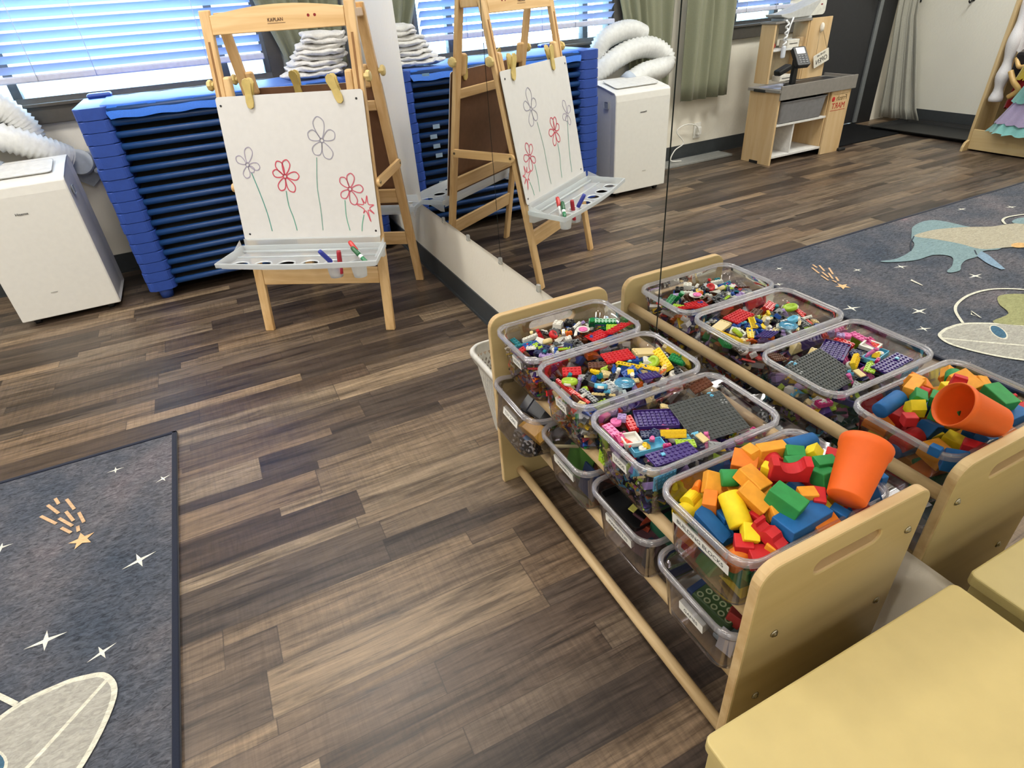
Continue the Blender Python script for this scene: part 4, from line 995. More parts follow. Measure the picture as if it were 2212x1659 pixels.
# bin on the stand shelf
gb = thing('shelf_bin', 'grey open plastic bin on the upper shelf of the toy shop stand', 'bin', (-3.152, .47, .285))
b = B(); b.loops([[(x, y, z) for x, y in rrect(-hx, hx, -hy, hy, .025, 5)] for hx, hy, z in ((.210, .10, .004), (.213, .105, .001), (.217, .108, .004), (.232, .122, .150), (.236, .126, .152), (.236, .126, .146), (.229, .118, .146), (.211, .102, .008))], cap0=True, cap1=True, smooth=False); obj('bin_body', b, plain('#7b7b7e', .55), gb)
tag(obj('toy_pouch', (lambda b: (b.box(-3.36, -3.16, .42, .5, .305, .455, .012), b)[1])(B()), plain('#2a2a2d', .8)), 'dark toy packet standing inside the grey shelf bin', 'toy')
# things on the hutch
sc_ = thing('toy_scale', 'grey-white toy weighing tray with a sloping pan on top of the hutch', 'toy scale', (-3.24, .665, .926), (0, 0, 0))
b = B(); b.box(-.13, .15, -.06, .06, 0, .016, .004); obj('scale_base', b, plain('#c6cbcf', .5), sc_)
b = B(); b.prism([(.19, .028), (.12, .012), (-.09, .015), (-.18, .105), (-.165, .115), (.10, .045), (.20, .042)], -.075, .075, Matrix.Rotation(PI/2, 4, 'X'), .004); obj('scale_pan', b, plain('#b9bbba', .5), sc_)
tc_ = thing('twisted_cord', 'white twisted cord hanging from the toy scale in front of the hutch', 'cord', (-3.11, .585, .90))
b = B(); b.tube([(.012*math.cos(k*.9), .006*math.sin(k*.9), .03 - k*.0055) for k in range(30)], .007, 6); b.tube([(-.05, .0, .045), (-.03, 0, -.0), (-.015, 0, -.06), (0, 0, -.12)], .006, 6); obj('coil', b, plain('#dfe2e6', .5), tc_)
b = B(); b.box(-.016, .016, -.012, .012, -.21, -.13, .008); obj('cord_end', b, plain('#cfd4dd', .5), tc_)
for nm, lb, q, cl in (('toy_carton', 'white toy grocery carton on the hutch shelf', (-3.30, -3.18, .62, .70, .7485, .80), '#d9d6cd'), ('toy_carton', 'tan toy grocery carton on the hutch shelf', (-3.345, -3.305, .62, .70, .7485, .81), '#b39872'), ('toy_carton', 'white toy carton on the counter behind the card reader', (-3.30, -3.16, .62, .70, .526, .565), '#dad7cf'), ('toy_apple', '', None, None)):
    if q:
        b = B(); b.box(*q, .003); tg = obj(nm, b, plain(cl, .6)); tag(tg, lb, 'carton')
        b = B(); b.box(q[0]+.02, q[1]-.02, q[2]-.001, q[2], (q[4]+q[5])/2-.003, (q[4]+q[5])/2+.003); obj('print_strip', b, plain('#55524d'), tg)
    else:
        b = B(); b.lathe([(0, 0), (.016, .003), (.024, .018), (.02, .036), (.006, .04), (0, .036)], 14); o = obj('toy_apple', b, plain('#b8302a', .4)); tag(o, 'red toy apple on the hutch shelf', 'toy fruit'); o.location = (-3.07, .66, .7485)
        b = B(); b.cyl((0, 0, .036), (.002, 0, .048), .002, n=6); obj('stalk', b, plain('#5a4326'), o)
# poster behind the stand
po = thing('picture_poster', 'white poster with rows of small pictures between the window and the black door', 'poster', (-3.68, .962, 1.16))
b = B(); b.prism(rrect(-.20, .20, -.24, .24, .03, 4), 0, .006, Matrix.Translation((0, -.0345, 0)) @ Matrix.Rotation(PI/2, 4, 'X')); obj('poster_sheet', b, plain('#dcdcd4', .5), po)
b = B(); ps = []
cols = ['#8a2c30', '#50535a', '#9c3c36', '#6b6f78', '#3a3c40', '#8f6a50']; mm = [plain(c) for c in cols]
for j in range(5):
    for i in range(6):
        b.mi = (i*2 + j) % 6; x, z = -.15 + .06*i, -.17 + .085*j; w_, h_ = (.012, .006) if (i+j) % 3 == 0 else (.007, .011)
        b.prism([(x + w_*math.cos(k*PI/4), z + h_*math.sin(k*PI/4)) for k in range(8)], 0, .0006, Matrix.Translation((0, -.0408, 0)) @ Matrix.Rotation(PI/2, 4, 'X'))
obj('picture_print', b, mm, po)
# mat, boot tray, hooks
tag(obj('door_mat', (lambda b: (b.box(-4.55, -3.72, .42, .955, 0, .010, .003), b)[1])(B()), plain('#17181a', .9, .1)), 'black rubber mat on the floor in front of the black door', 'mat')
bt = thing('boot_tray', 'long black plastic boot tray on the floor under the coat hooks', 'tray', (-4.72, .28, 0))
b = B(); b.loops([[(x, y, z) for x, y in rrect(-hx, hx, -hy, hy, .03, 4)] for hx, hy, z in ((.24, .40, .001), (.26, .42, .03), (.27, .43, .032), (.27, .43, .026), (.25, .41, .022), (.235, .395, .006))], cap0=True, cap1=True, smooth=False); obj('tray_body', b, plain('#17181a', .5), bt)
for y, lb in ((.905, 'black coat hook on the end wall, closer to the black door'), (.46, 'black coat hook on the end wall, closer to the dress-up rack')):
    hk = thing('coat_hook', lb, 'hook', (XL, y, .978))
    b = B(); b.box(-.0005, .008, -.014, .014, -.05, .06, .003); obj('hook_plate', b, plain('#151517', .4), hk)
    b = B(); b.tube(spline([(.008, 0, .03), (.04, 0, .045), (.06, 0, .06)], 6), .006, 8); b.tube(spline([(.008, 0, -.03), (.035, 0, -.06), (.055, 0, -.045)], 6), .006, 8); obj('prong', b, plain('#151517', .4), hk)
# ---------------------------------------------------------------- dress-up rack
DW = wood('#cdb68c', '#bba172', 'z', .5, .5)
dr = thing('dress_up_rack', 'pale wooden dress-up rack with hanging costumes along the end wall', 'dress-up rack', (-4.35, -.75, 0))
for y in (.50, -.50):
    b = B(); b.prism([(-.17, 0), (.08, 0), (.08, .16), (.035, 1.15), (-.135, 1.15), (-.17, .16)], -.010, .010, Matrix.Translation((0, y, 0)) @ Matrix.Rotation(PI/2, 4, 'X'), .003); obj('side_panel', b, DW, dr)
    b = B(); b.prism([(.08, 0), (.135, 0), (.132, .03), (.115, .06), (.08, .075)], -.010, .010, Matrix.Translation((0, y, 0)) @ Matrix.Rotation(PI/2, 4, 'X'), .002); obj('foot', b, DW, dr)
b = B(); b.box(.06, .078, -.49, .49, .012, .15, .003); obj('front_board', b, wood('#d0ba8c', '#c2a878', 'y', .5, .5), dr)
b = B(); b.box(-.165, -.15, -.49, .49, .012, .62, .003); obj('back_board', b, plain('#8d7a58', .6), dr)
b = B(); b.box(-.15, .06, -.49, .49, .012, .03, .002); obj('floor_board', b, DW, dr)
b = B(); b.cyl((-.05, -.49, 1.08), (-.05, .49, 1.08), .014, n=14); obj('hanging_rail', b, DW, dr)
def garment(name, label, cat, tiers, y0, x0=-4.40):
    """tiers: (z_top, z_bottom, half-width top, half-width bottom, depth, folds, colour)"""
    t = thing(name, label, cat, (x0, y0, 0))
    for nm, zt_, zb_, wt, wb, dp, fo, cl in tiers:
        b = B(); ph = rnd.random()*5; n = 48
        rings = []
        for k in range(9):
            f = k/8; z = zt_ + (zb_-zt_)*f; w_ = wt + (wb-wt)*f; r = []
            for i in range(n):
                a = 2*PI*i/n; rp = 1 + .10*f*math.sin(fo*a + ph) + .04*f*math.sin(fo*2.3*a)
                r.append((dp*(.5+.5*f)*math.cos(a)*rp + .03, w_*math.sin(a)*rp, z + .008*math.sin(fo*a+1)*f))
            rings.append(r)
        b.loops(rings); obj(nm, b, cloth(cl, .8, 200, .0), t, shade='raw')
    return t
g1 = garment('white_costume', 'white long-sleeved costume hanging at the end of the dress-up rack', 'costume', [('bodice', 1.06, .66, .035, .05, .04, 5, '#d3d2d4')], -.325)
b = B(); b.tube(spline([(.03, .03, 1.0), (.06, .030, .80), (.07, .022, .60), (.08, .016, .45), (.08, .012, .34)], 6), [.034 + .008*math.sin(k*.9) + .004*k/24 for k in range(25)], 12); obj('sleeve', b, cloth('#d6d5d8', .8, 200), g1)
g2 = garment('red_costume', 'red costume with gold trim hanging next to the white one', 'costume', [('bodice', 1.04, .60, .05, .09, .05, 6, '#a3161f'), ('skirt', .62, .30, .08, .10, .06, 8, '#8c1218')], -.47)
b = B(); b.tube(spline([(.10, .10, .62), (.13, .05, .57), (.13, -.03, .60)], 6), .014, 8); b.tube(spline([(.12, .10, .54), (.14, .05, .48), (.13, .01, .43), (.12, .06, .38)], 6), .018, 8); obj('gold_trim', b, plain('#c9a566', .4), g2, label='gold ribbon trim')
b = B(); b.box(.05, .115, -.03, .11, .50, .66, .02); obj('sash', b, cloth('#191416', .8), g2, label='black sash')
g3 = garment('tutu_dress', 'turquoise and lilac tiered tutu dress at the lower end of the rack', 'costume', [('bodice', 1.0, .66, .05, .07, .04, 5, '#6fb5b0'), ('skirt_tier', .66, .36, .08, .20, .07, 14, '#7fb9b4'), ('skirt_tier', .40, .22, .17, .25, .08, 16, '#a99dbf'), ('skirt_tier', .26, .155, .23, .28, .09, 18, '#86c4c0')], -.66, -4.29)
g4 = garment('yellow_costume', 'fluffy mustard yellow costume piece above the turquoise tutu', 'costume', [('ruffle', .70, .52, .05, .09, .06, 17, '#a8952f')], -.585, -4.17)

# ---------------------------------------------------------------- wooden building blocks
BLK = {'red': '#c22429', 'orange': '#e07a1f', 'amber': '#e59a2c', 'yellow': '#ecd020', 'green': '#2c8a45', 'blue': '#1d5f9c'}
def blockmat(c): return plain(BLK[c], .55, .35, .05, 60)
def axes(A, B_, roll=0):
    A, B_ = Vector(A), Vector(B_); x = (B_-A).normalized(); up = Vector((0, 0, 1)); z = (up - x*up.dot(x)).normalized(); y = z.cross(x)
    M = Matrix(((x.x, y.x, z.x, 0), (x.y, y.y, z.y, 0), (x.z, y.z, z.z, 0), (0, 0, 0, 1)))
    return M @ Matrix.Rotation(math.radians(roll), 4, 'X'), (B_-A).length
SIDE = Matrix(((1, 0, 0, 0), (0, 0, 1, 0), (0, 1, 0, 0), (0, 0, 0, 1)))
def block_mesh(kind, L, w, h):
    """axis along x, top at z=0, extends down to -h"""
    b = B(); hl = L/2
    if kind == 'box': b.box(-hl, hl, -w/2, w/2, -h, 0, .0016)
    elif kind == 'cyl':
        b.lathe([(0, -hl), (w/2-.0015, -hl), (w/2, -hl+.0015), (w/2, hl-.0015), (w/2-.0015, hl), (0, hl)], 28, Matrix.Translation((0, 0, -w/2)) @ Matrix.Rotation(PI/2, 4, 'Y'))
        for f in b.bm.faces: f.smooth = abs(f.normal.x) < .9
    else:
        if kind == 'wedge': poly = [(-hl, -h), (hl, -h), (-hl, 0)]
        elif kind == 'arch': r = min(L*.32, h*.70); poly = [(-hl, 0), (-hl, -h), (hl, -h), (hl, 0)] + [(r*math.cos(a), -r*math.sin(a)) for a in [k*PI/12 for k in range(13)]]
        elif kind == 'bridge': r = min(L*.29, h*.72); poly = [(hl, -h), (hl, 0), (-hl, 0), (-hl, -h)] + [(-r*math.cos(a), -h + r*math.sin(a)) for a in [k*PI/12 for k in range(13)]]
        elif kind == 'half': poly = [(hl*math.cos(a), -h + h*math.sin(a)) for a in [k*PI/14 for k in range(15)]]
        elif kind == 'house': poly = [(-hl, -h), (hl, -h), (hl, -h*.45), (0, 0), (-hl, -h*.45)]
        elif kind == 'zig': poly = [(-hl, 0), (-hl, -h), (hl, -h), (hl, -h*.35), (hl*.55, -h*.35), (hl*.35, 0), (-hl*.15, 0), (-hl*.35, -h*.4), (-hl*.7, -h*.4), (-hl*.8, 0)]
        elif kind == 'trap': poly = [(-hl, -h), (hl, -h), (hl*.45, 0), (-hl*.75, 0)]
        b.prism(poly, -w/2, w/2, bev=.0012, fn=lambda p: (p[0], p[2], p[1]))
    return b
def wblock(kind, col, E_, w, h, label, roll=0):
    M, L = axes(E_[0], E_[1], roll); mid = (Vector(E_[0]) + Vector(E_[1]))/2
    o = obj('building_block', block_mesh(kind, L, w, h), blockmat(col), label=label, cat='building block', group='wooden building blocks')
    o.matrix_world = Matrix.Translation(mid) @ M
    return o
HB = 'wooden block in the heaped tub'
for kind, col, E_, w, h, lab, roll in (
 ('half', 'yellow', ((-0.329, -2.457, 0.51), (-0.32, -2.482, 0.508)), .026, .020, 'yellow half-round block wedged in the corner of the heaped tub under the rim', 0),
 ('half', 'orange', ((-0.312, -2.457, 0.52), (-0.304, -2.47, 0.518)), .018, .024, 'small dark orange half-round block above the yellow corner block', 0),
 ('box', 'amber', ((-0.284, -2.473, 0.54), (-0.305, -2.494, 0.52)), .026, .020, 'amber block standing on end beside the green cylinder', -20),
 ('cyl', 'green', ((-0.283, -2.484, 0.548), (-0.259, -2.498, 0.548)), .028, .028, 'short ribbed green wooden cylinder near the inner rim', 0),
 ('box', 'orange', ((-0.229, -2.453, 0.535), (-0.204, -2.485, 0.535)), .034, .026, 'orange block with a round hole showing red, behind the amber blocks', 25),
 ('box', 'amber', ((-0.253, -2.501, 0.56), (-0.247, -2.544, 0.548)), .036, .022, 'large amber block lying on top between the green cylinder and the red arch', -15),
 ('box', 'amber', ((-0.283, -2.53, 0.556), (-0.268, -2.571, 0.535)), .026, .024, 'long amber block sloping down beside the yellow cylinder', 20),
 ('cyl', 'yellow', ((-0.296, -2.522, 0.546), (-0.309, -2.568, 0.522)), .036, .036, 'yellow wooden cylinder in the middle of the block heap', 0),
 ('box', 'orange', ((-0.327, -2.495, 0.525), (-0.313, -2.511, 0.527)), .030, .030, 'bright orange cube-like block by the rim of the heaped tub', 12),
 ('wedge', 'blue', ((-0.342, -2.506, 0.517), (-0.326, -2.558, 0.512)), .028, .026, 'long blue triangular block along the front rim', 0),
 ('trap', 'amber', ((-0.201, -2.447, 0.545), (-0.202, -2.485, 0.548)), .020, .026, 'amber slanted block at the back of the heap by the inner rim', 10),
 ('box', 'amber', ((-0.193, -2.471, 0.55), (-0.146, -2.485, 0.55)), .022, .022, 'amber oblong block at the back of the heap beside the blue cylinder', 0),
 ('half', 'red', ((-0.192, -2.489, 0.545), (-0.165, -2.499, 0.545)), .018, .018, 'red half-round block behind the red arch', 0),
 ('cyl', 'blue', ((-0.136, -2.478, 0.545), (-0.074, -2.484, 0.54)), .030, .030, 'long blue cylinder resting across the back rim', 0),
 ('box', 'green', ((-0.16, -2.499, 0.552), (-0.136, -2.516, 0.55)), .022, .022, 'green block beside the blue cylinder', 18),
 ('box', 'green', ((-0.181, -2.519, 0.552), (-0.153, -2.532, 0.552)), .024, .020, 'green block showing through the hollow of the red arch', 0),
 ('house', 'yellow', ((-0.125, -2.507, 0.555), (-0.112, -2.53, 0.555)), .026, .030, 'yellow gabled block behind the green arch', 0),
 ('bridge', 'green', ((-0.147, -2.544, 0.556), (-0.116, -2.555, 0.556)), .022, .024, 'small green arch block next to the orange cup', 0),
 ('box', 'green', ((-0.164, -2.56, 0.552), (-0.135, -2.563, 0.552)), .030, .026, 'green block with a square end between the red arch and the cup', -20),
 ('box', 'red', ((-0.093, -2.522, 0.54), (-0.083, -2.538, 0.54)), .022, .020, 'red block behind the rim of the orange cup', 0),
 ('arch', 'red', ((-0.222, -2.523, 0.574), (-0.173, -2.556, 0.574)), .022, .038, 'red U-shaped arch block on top of the heap', 8),
 ('box', 'green', ((-0.253, -2.559, 0.566), (-0.24, -2.607, 0.556)), .031, .028, 'large green block on top in the middle of the heap', 0),
 ('box', 'blue', ((-0.277, -2.605, 0.535), (-0.193, -2.601, 0.535)), .040, .022, 'big blue block under the large green block', 0),
 ('box', 'amber', ((-0.27, -2.58, 0.535), (-0.247, -2.587, 0.535)), .022, .020, 'small amber block under the green block', 30),
 ('box', 'amber', ((-0.212, -2.573, 0.545), (-0.188, -2.585, 0.545)), .022, .022, 'small amber block between the green block and the orange cup', 0),
 ('box', 'red', ((-0.178, -2.58, 0.545), (-0.198, -2.601, 0.54)), .018, .03, 'narrow red block at the foot of the orange cup', 0),
 ('box', 'orange', ((-0.227, -2.619, 0.522), (-0.185, -2.627, 0.522)), .030, .026, 'orange block by the end panel below the orange cup', 12),
 ('box', 'blue', ((-0.174, -2.605, 0.525), (-0.166, -2.63, 0.522)), .018, .020, 'slim blue block by the end panel under the cup', 0),
 ('house', 'blue', ((-0.097, -2.61, 0.525), (-0.078, -2.626, 0.523)), .034, .042, 'blue gabled block in the corner beyond the orange cup', 0),
 ('box', 'blue', ((-0.065, -2.598, 0.53), (-0.052, -2.6, 0.53)), .018, .018, 'small blue block end beyond the orange cup', 0),
 ('box', 'red', ((-0.142, -2.616, 0.52), (-0.12, -2.625, 0.52)), .034, .026, 'red block lying beneath the orange cup', 0),
 ('box', 'yellow', ((-0.321, -2.577, 0.521), (-0.302, -2.59, 0.519)), .028, .024, 'yellow block beside the red notched block', 25),
 ('zig', 'red', ((-0.297, -2.578, 0.536), (-0.29, -2.626, 0.524)), .022, .022, 'red notched zigzag block near the front corner', 0),
 ('box', 'red', ((-0.334, -2.574, 0.506), (-0.313, -2.591, 0.508)), .028, .026, 'red block lying inside the front rim', 0),
 ('box', 'red', ((-0.33, -2.601, 0.504), (-0.304, -2.614, 0.504)), .030, .026, 'red block in the corner by the end panel', 0),
 ('box', 'amber', ((-0.298, -2.605, 0.515), (-0.293, -2.625, 0.512)), .020, .020, 'amber block end under the notched red block', 0),
 ('box', 'blue', ((-0.305, -2.515, 0.505), (-0.307, -2.538, 0.505)), .022, .020, 'dark blue block deep in the gap beside the yellow cylinder', 0),
 ('box', 'red', ((-0.278, -2.55, 0.52), (-0.274, -2.567, 0.518)), .020, .020, 'dark red block deep in the gap below the amber block', 0),
 ('box', 'yellow', ((-0.217, -2.504, 0.552), (-0.211, -2.517, 0.552)), .018, .022, 'small yellow block peeping out behind the red arch', 0),
 ('box', 'amber', ((-0.275, -2.489, 0.52), (-0.253, -2.497, 0.52)), .026, .022, 'amber block under the green cylinder', 0),
 ('half', 'blue', ((-0.153, -2.624, 0.512), (-0.134, -2.631, 0.512)), .03, .02, 'blue half-round block partly hidden under the cup', 0),
): wblock(kind, col, E_, w, h, lab, roll)
# layers beneath, seen through the clear walls
bur = ['red', 'yellow', 'orange', 'amber', 'green', 'blue']; seen = {}
cy = TUBY[3]
lays = [(.392, .03), (.420, .026), (.446, .018), (.468, .014)]
for li, (z, ins) in enumerate(lays):
    for ix in range(5):
        for iy in range(3):
            col = bur[(ix*2 + iy*3 + li*2 + int(rnd.random()*3)) % 6]
            x = TX-.004 + (-.5 + (ix+.5)/5)*(TL_-.075+.012*li); y = cy + (-.5 + (iy+.5)/3)*(TW_-.072+.012*li)
            kind = ('box', 'box', 'half', 'wedge', 'cyl', 'house')[int(rnd.random()*6)]
            L = .050 + .014*rnd.random(); w_ = .026 + .012*rnd.random(); h_ = .026 + .004*rnd.random()
            yaw = rnd.choice((0, PI/2)) + (rnd.random()-.5)*.5
            if abs(math.sin(yaw)) > .5: L *= .85
            a = Vector((math.cos(yaw), math.sin(yaw), (rnd.random()-.5)*.25))*L/2; c0 = Vector((x, y, z+h_))
            where = ('bottom layer', 'lower layer', 'middle layer', 'upper layer')[li] + ' of the heaped tub, ' + ('front', 'front', 'middle', 'back', 'back')[ix] + ' ' + ('against the end panel', 'centre', 'against the next tub')[iy]
            wblock(kind, col, (c0-a, c0+a), w_, h_, col + ' ' + ('oblong', 'half-round', 'wedge', 'round', 'gabled')[('box', 'half', 'wedge', 'cyl', 'house').index(kind)] + ' block in the ' + where)
# orange plastic cup
A_, B2 = Vector((-.172, -2.621, .549)), Vector((-.098, -2.584, .590)); dd = (B2-A_)
cup = thing('plastic_cup', 'bright orange plastic cup lying on the heap of wooden blocks', 'cup', A_, dd.to_track_quat('Z', 'Y').to_euler()); Lc = .098
b = B(); b.lathe([(0, 0), (.026, 0), (.0275, .002), (.0355, Lc-.014), (.0375, Lc-.013), (.0385, Lc-.002), (.0378, Lc), (.0362, Lc), (.0352, Lc-.012), (.0262, .004), (0, .003)], 40)
obj('cup_body', b, plain('#e8641c', .5, .4, .02), cup)

# ---------------------------------------------------------------- small studded bricks
COL = {'white': '#dfdcd2', 'red': '#c1151c', 'blue': '#1f4ea3', 'navy': '#202a52', 'yellow': '#f0c81c', 'green': '#0f7a3c', 'lime': '#a3c52e', 'black': '#1a1a1c', 'dark grey': '#4d504f', 'light grey': '#9a9c9c', 'tan': '#dcc68c', 'brown': '#5a3019', 'orange': '#d8641a', 'purple': '#3c2470', 'lavender': '#a68cc0', 'pink': '#e06aa6', 'magenta': '#c02a72', 'sky blue': '#62b6d8', 'teal': '#1c7c86', 'coral': '#e8544a'}
def bm_(c): return plain(COL[c], .28, .5, .02, 30)
U = .008
BMESH = {}
def brick_mesh(kind, nx, ny, hp):
    key = (kind, nx, ny, hp)
    if key in BMESH: return BMESH[key]
    b = B(); lx, ly, h = nx*U/2-.0001, ny*U/2-.0001, hp*.0032
    def studs(z, sel=None, n=8):
        for i in range(nx):
            for j in range(ny):
                if sel and not sel(i): continue
                x, y = (i+.5)*U - nx*U/2, (j+.5)*U - ny*U/2; b.cyl((x, y, z), (x, y, z+.0017), .0024, n=n)
    if kind == 'brick': b.box(-lx, lx, -ly, ly, -h, 0, .0003, seg=1); studs(0)
    elif kind == 'tile': b.box(-lx, lx, -ly, ly, -h, 0, .0003, seg=1)
    elif kind == 'under':   # plate seen from below: rim and tubes
        b.box(-lx, lx, -ly, ly, -h, -h*.55); 
        for q in ((-lx, -lx+.0014, -ly, ly), (lx-.0014, lx, -ly, ly), (-lx, lx, -ly, -ly+.0014), (-lx, lx, ly-.0014, ly)): b.box(q[0], q[1], q[2], q[3], -h*.6, 0)
        for i in range(1, nx):
            for j in range(1, ny): x, y = i*U - nx*U/2, j*U - ny*U/2; b.cyl((x, y, -h*.6), (x, y, -.0001), .0031, n=8)
    elif kind == 'slope':
        b.prism([(-lx, -h), (lx, -h), (lx, -h*.8), (-lx+U, 0), (-lx, 0)], -ly, ly, fn=lambda p: (p[0], p[2], p[1])); studs(0, lambda i: i == 0)
    elif kind == 'round': b.lathe([(0, -h), (lx*.92, -h), (lx, -h*.8), (lx, -.0004), (lx-.0004, 0), (0, 0)], 20); b.cyl((0, 0, 0), (0, 0, .0017), .0024, n=8)
    elif kind == 'dish': b.lathe([(0, -.001), (lx*.6, -.0005), (lx, .003), (lx-.0005, .004), (lx*.55, .001), (.003, .0008), (.003, .002), (0, .002)], 24)
    elif kind == 'wheel': b.lathe([(0, -.003), (lx*.45, -.003), (lx*.5, -.0055), (lx*.9, -.0055), (lx, -.003), (lx, .003), (lx*.9, .0055), (lx*.5, .0055), (lx*.45, .002), (0, .002)], 20)
    elif kind == 'cog':
        b.prism([((lx if k % 4 < 2 else lx*.8)*math.cos(k*PI/16), (lx if k % 4 < 2 else lx*.8)*math.sin(k*PI/16)) for k in range(32)], -.003, .003); b.cyl((0, 0, .003), (0, 0, .0045), .003, n=10)
    elif kind == 'frame':
        w_ = .0045
        b.prism([(-lx, -ly), (lx, -ly), (lx, ly), (-lx, ly)], -h, -h*.8)
        for q in ((-lx, -lx+w_, -ly, ly), (lx-w_, lx, -ly, ly), (-lx, lx, -ly, -ly+w_), (-lx, lx, ly-w_, ly)): b.box(q[0], q[1], q[2], q[3], -h, 0, .0004, seg=1)
    elif kind == 'ladder':
        for y in (-ly+.0015, ly-.0015): b.box(-lx, lx, y-.0015, y+.0015, -.0032, 0, .0004, seg=1)
        for i in range(nx+1): x = -lx+.0015 + (2*lx-.003)*i/nx; b.box(x-.0012, x+.0012, -ly, ly, -.0028, -.0004)
    elif kind == 'tray':
        b.box(-lx, lx, -ly, ly, -h, -h+.002)
        for q in ((-lx, -lx+.0015, -ly, ly), (lx-.0015, lx, -ly, ly), (-lx, lx, -ly, -ly+.0015), (-lx, lx, ly-.0015, ly)): b.box(q[0], q[1], q[2], q[3], -h, 0)
    elif kind == 'figure':
        b.box(-.0055, .0055, -.003, .003, -.006, .008, .001, seg=1); b.cyl((0, 0, .008), (0, 0, .016), .0045, n=12); b.box(-.0055, .0055, -.003, .003, -.018, -.0062, .0006, seg=1)
    me = bpy.data.meshes.new('toy_' + kind)
    bmesh.ops.recalc_face_normals(b.bm, faces=list(b.bm.faces)); b.bm.to_mesh(me); b.bm.free(); me.materials.append(None)
    BMESH[key] = me
    return me
NM = {'brick': 'toy_brick', 'tile': 'toy_tile', 'under': 'toy_plate', 'slope': 'slope_brick', 'round': 'round_brick', 'dish': 'dish_brick', 'wheel': 'wheel_brick', 'cog': 'cog_brick', 'frame': 'window_brick', 'ladder': 'toy_ladder', 'tray': 'toy_box_tray', 'figure': 'toy_figure'}
def brick(kind, nx, ny, hp, col, M, label, group, mat=None):
    nm = 'toy_plate' if kind == 'brick' and hp == 1 else NM[kind]
    o = bpy.data.objects.new(nm, brick_mesh(kind, nx, ny, hp)); C.objects.link(o)
    o.material_slots[0].link = 'OBJECT'; o.material_slots[0].material = mat or bm_(col)
    o.matrix_world = M
    return tag(o, label, 'toy brick', group)
def fbrick(kind, nx, ny, hp, col, E_, label, group, roll=0, mat=None):
    M, L = axes(E_[0], E_[1], roll); M = M @ Matrix.Diagonal([max(.9, min(1.4, L/(nx*U)))]*3 + [1])
    return brick(kind, nx, ny, hp, col, Matrix.Translation((Vector(E_[0])+Vector(E_[1]))/2) @ M, label, group, mat)
TCL = clear('toy_clear_blue', '#9fdcf0', .6, .08, .3, '#6cc4e6')
FEAT = [[], [], []]
STOP = set('lying propped between under at in near behind standing over with by beside crossing on above below towards among along leaning stuck holding showing to of'.split())
def note(i, E_, lab):
    w_ = []
    for q in lab.split():
        if q in STOP: break
        w_.append(q)
    FEAT[i].append(((Vector(E_[0]) + Vector(E_[1]))/2, ' '.join(w_)))
GB = ['bricks in the window-end tub', 'bricks in the ladder tub', 'bricks in the baseplate tub']
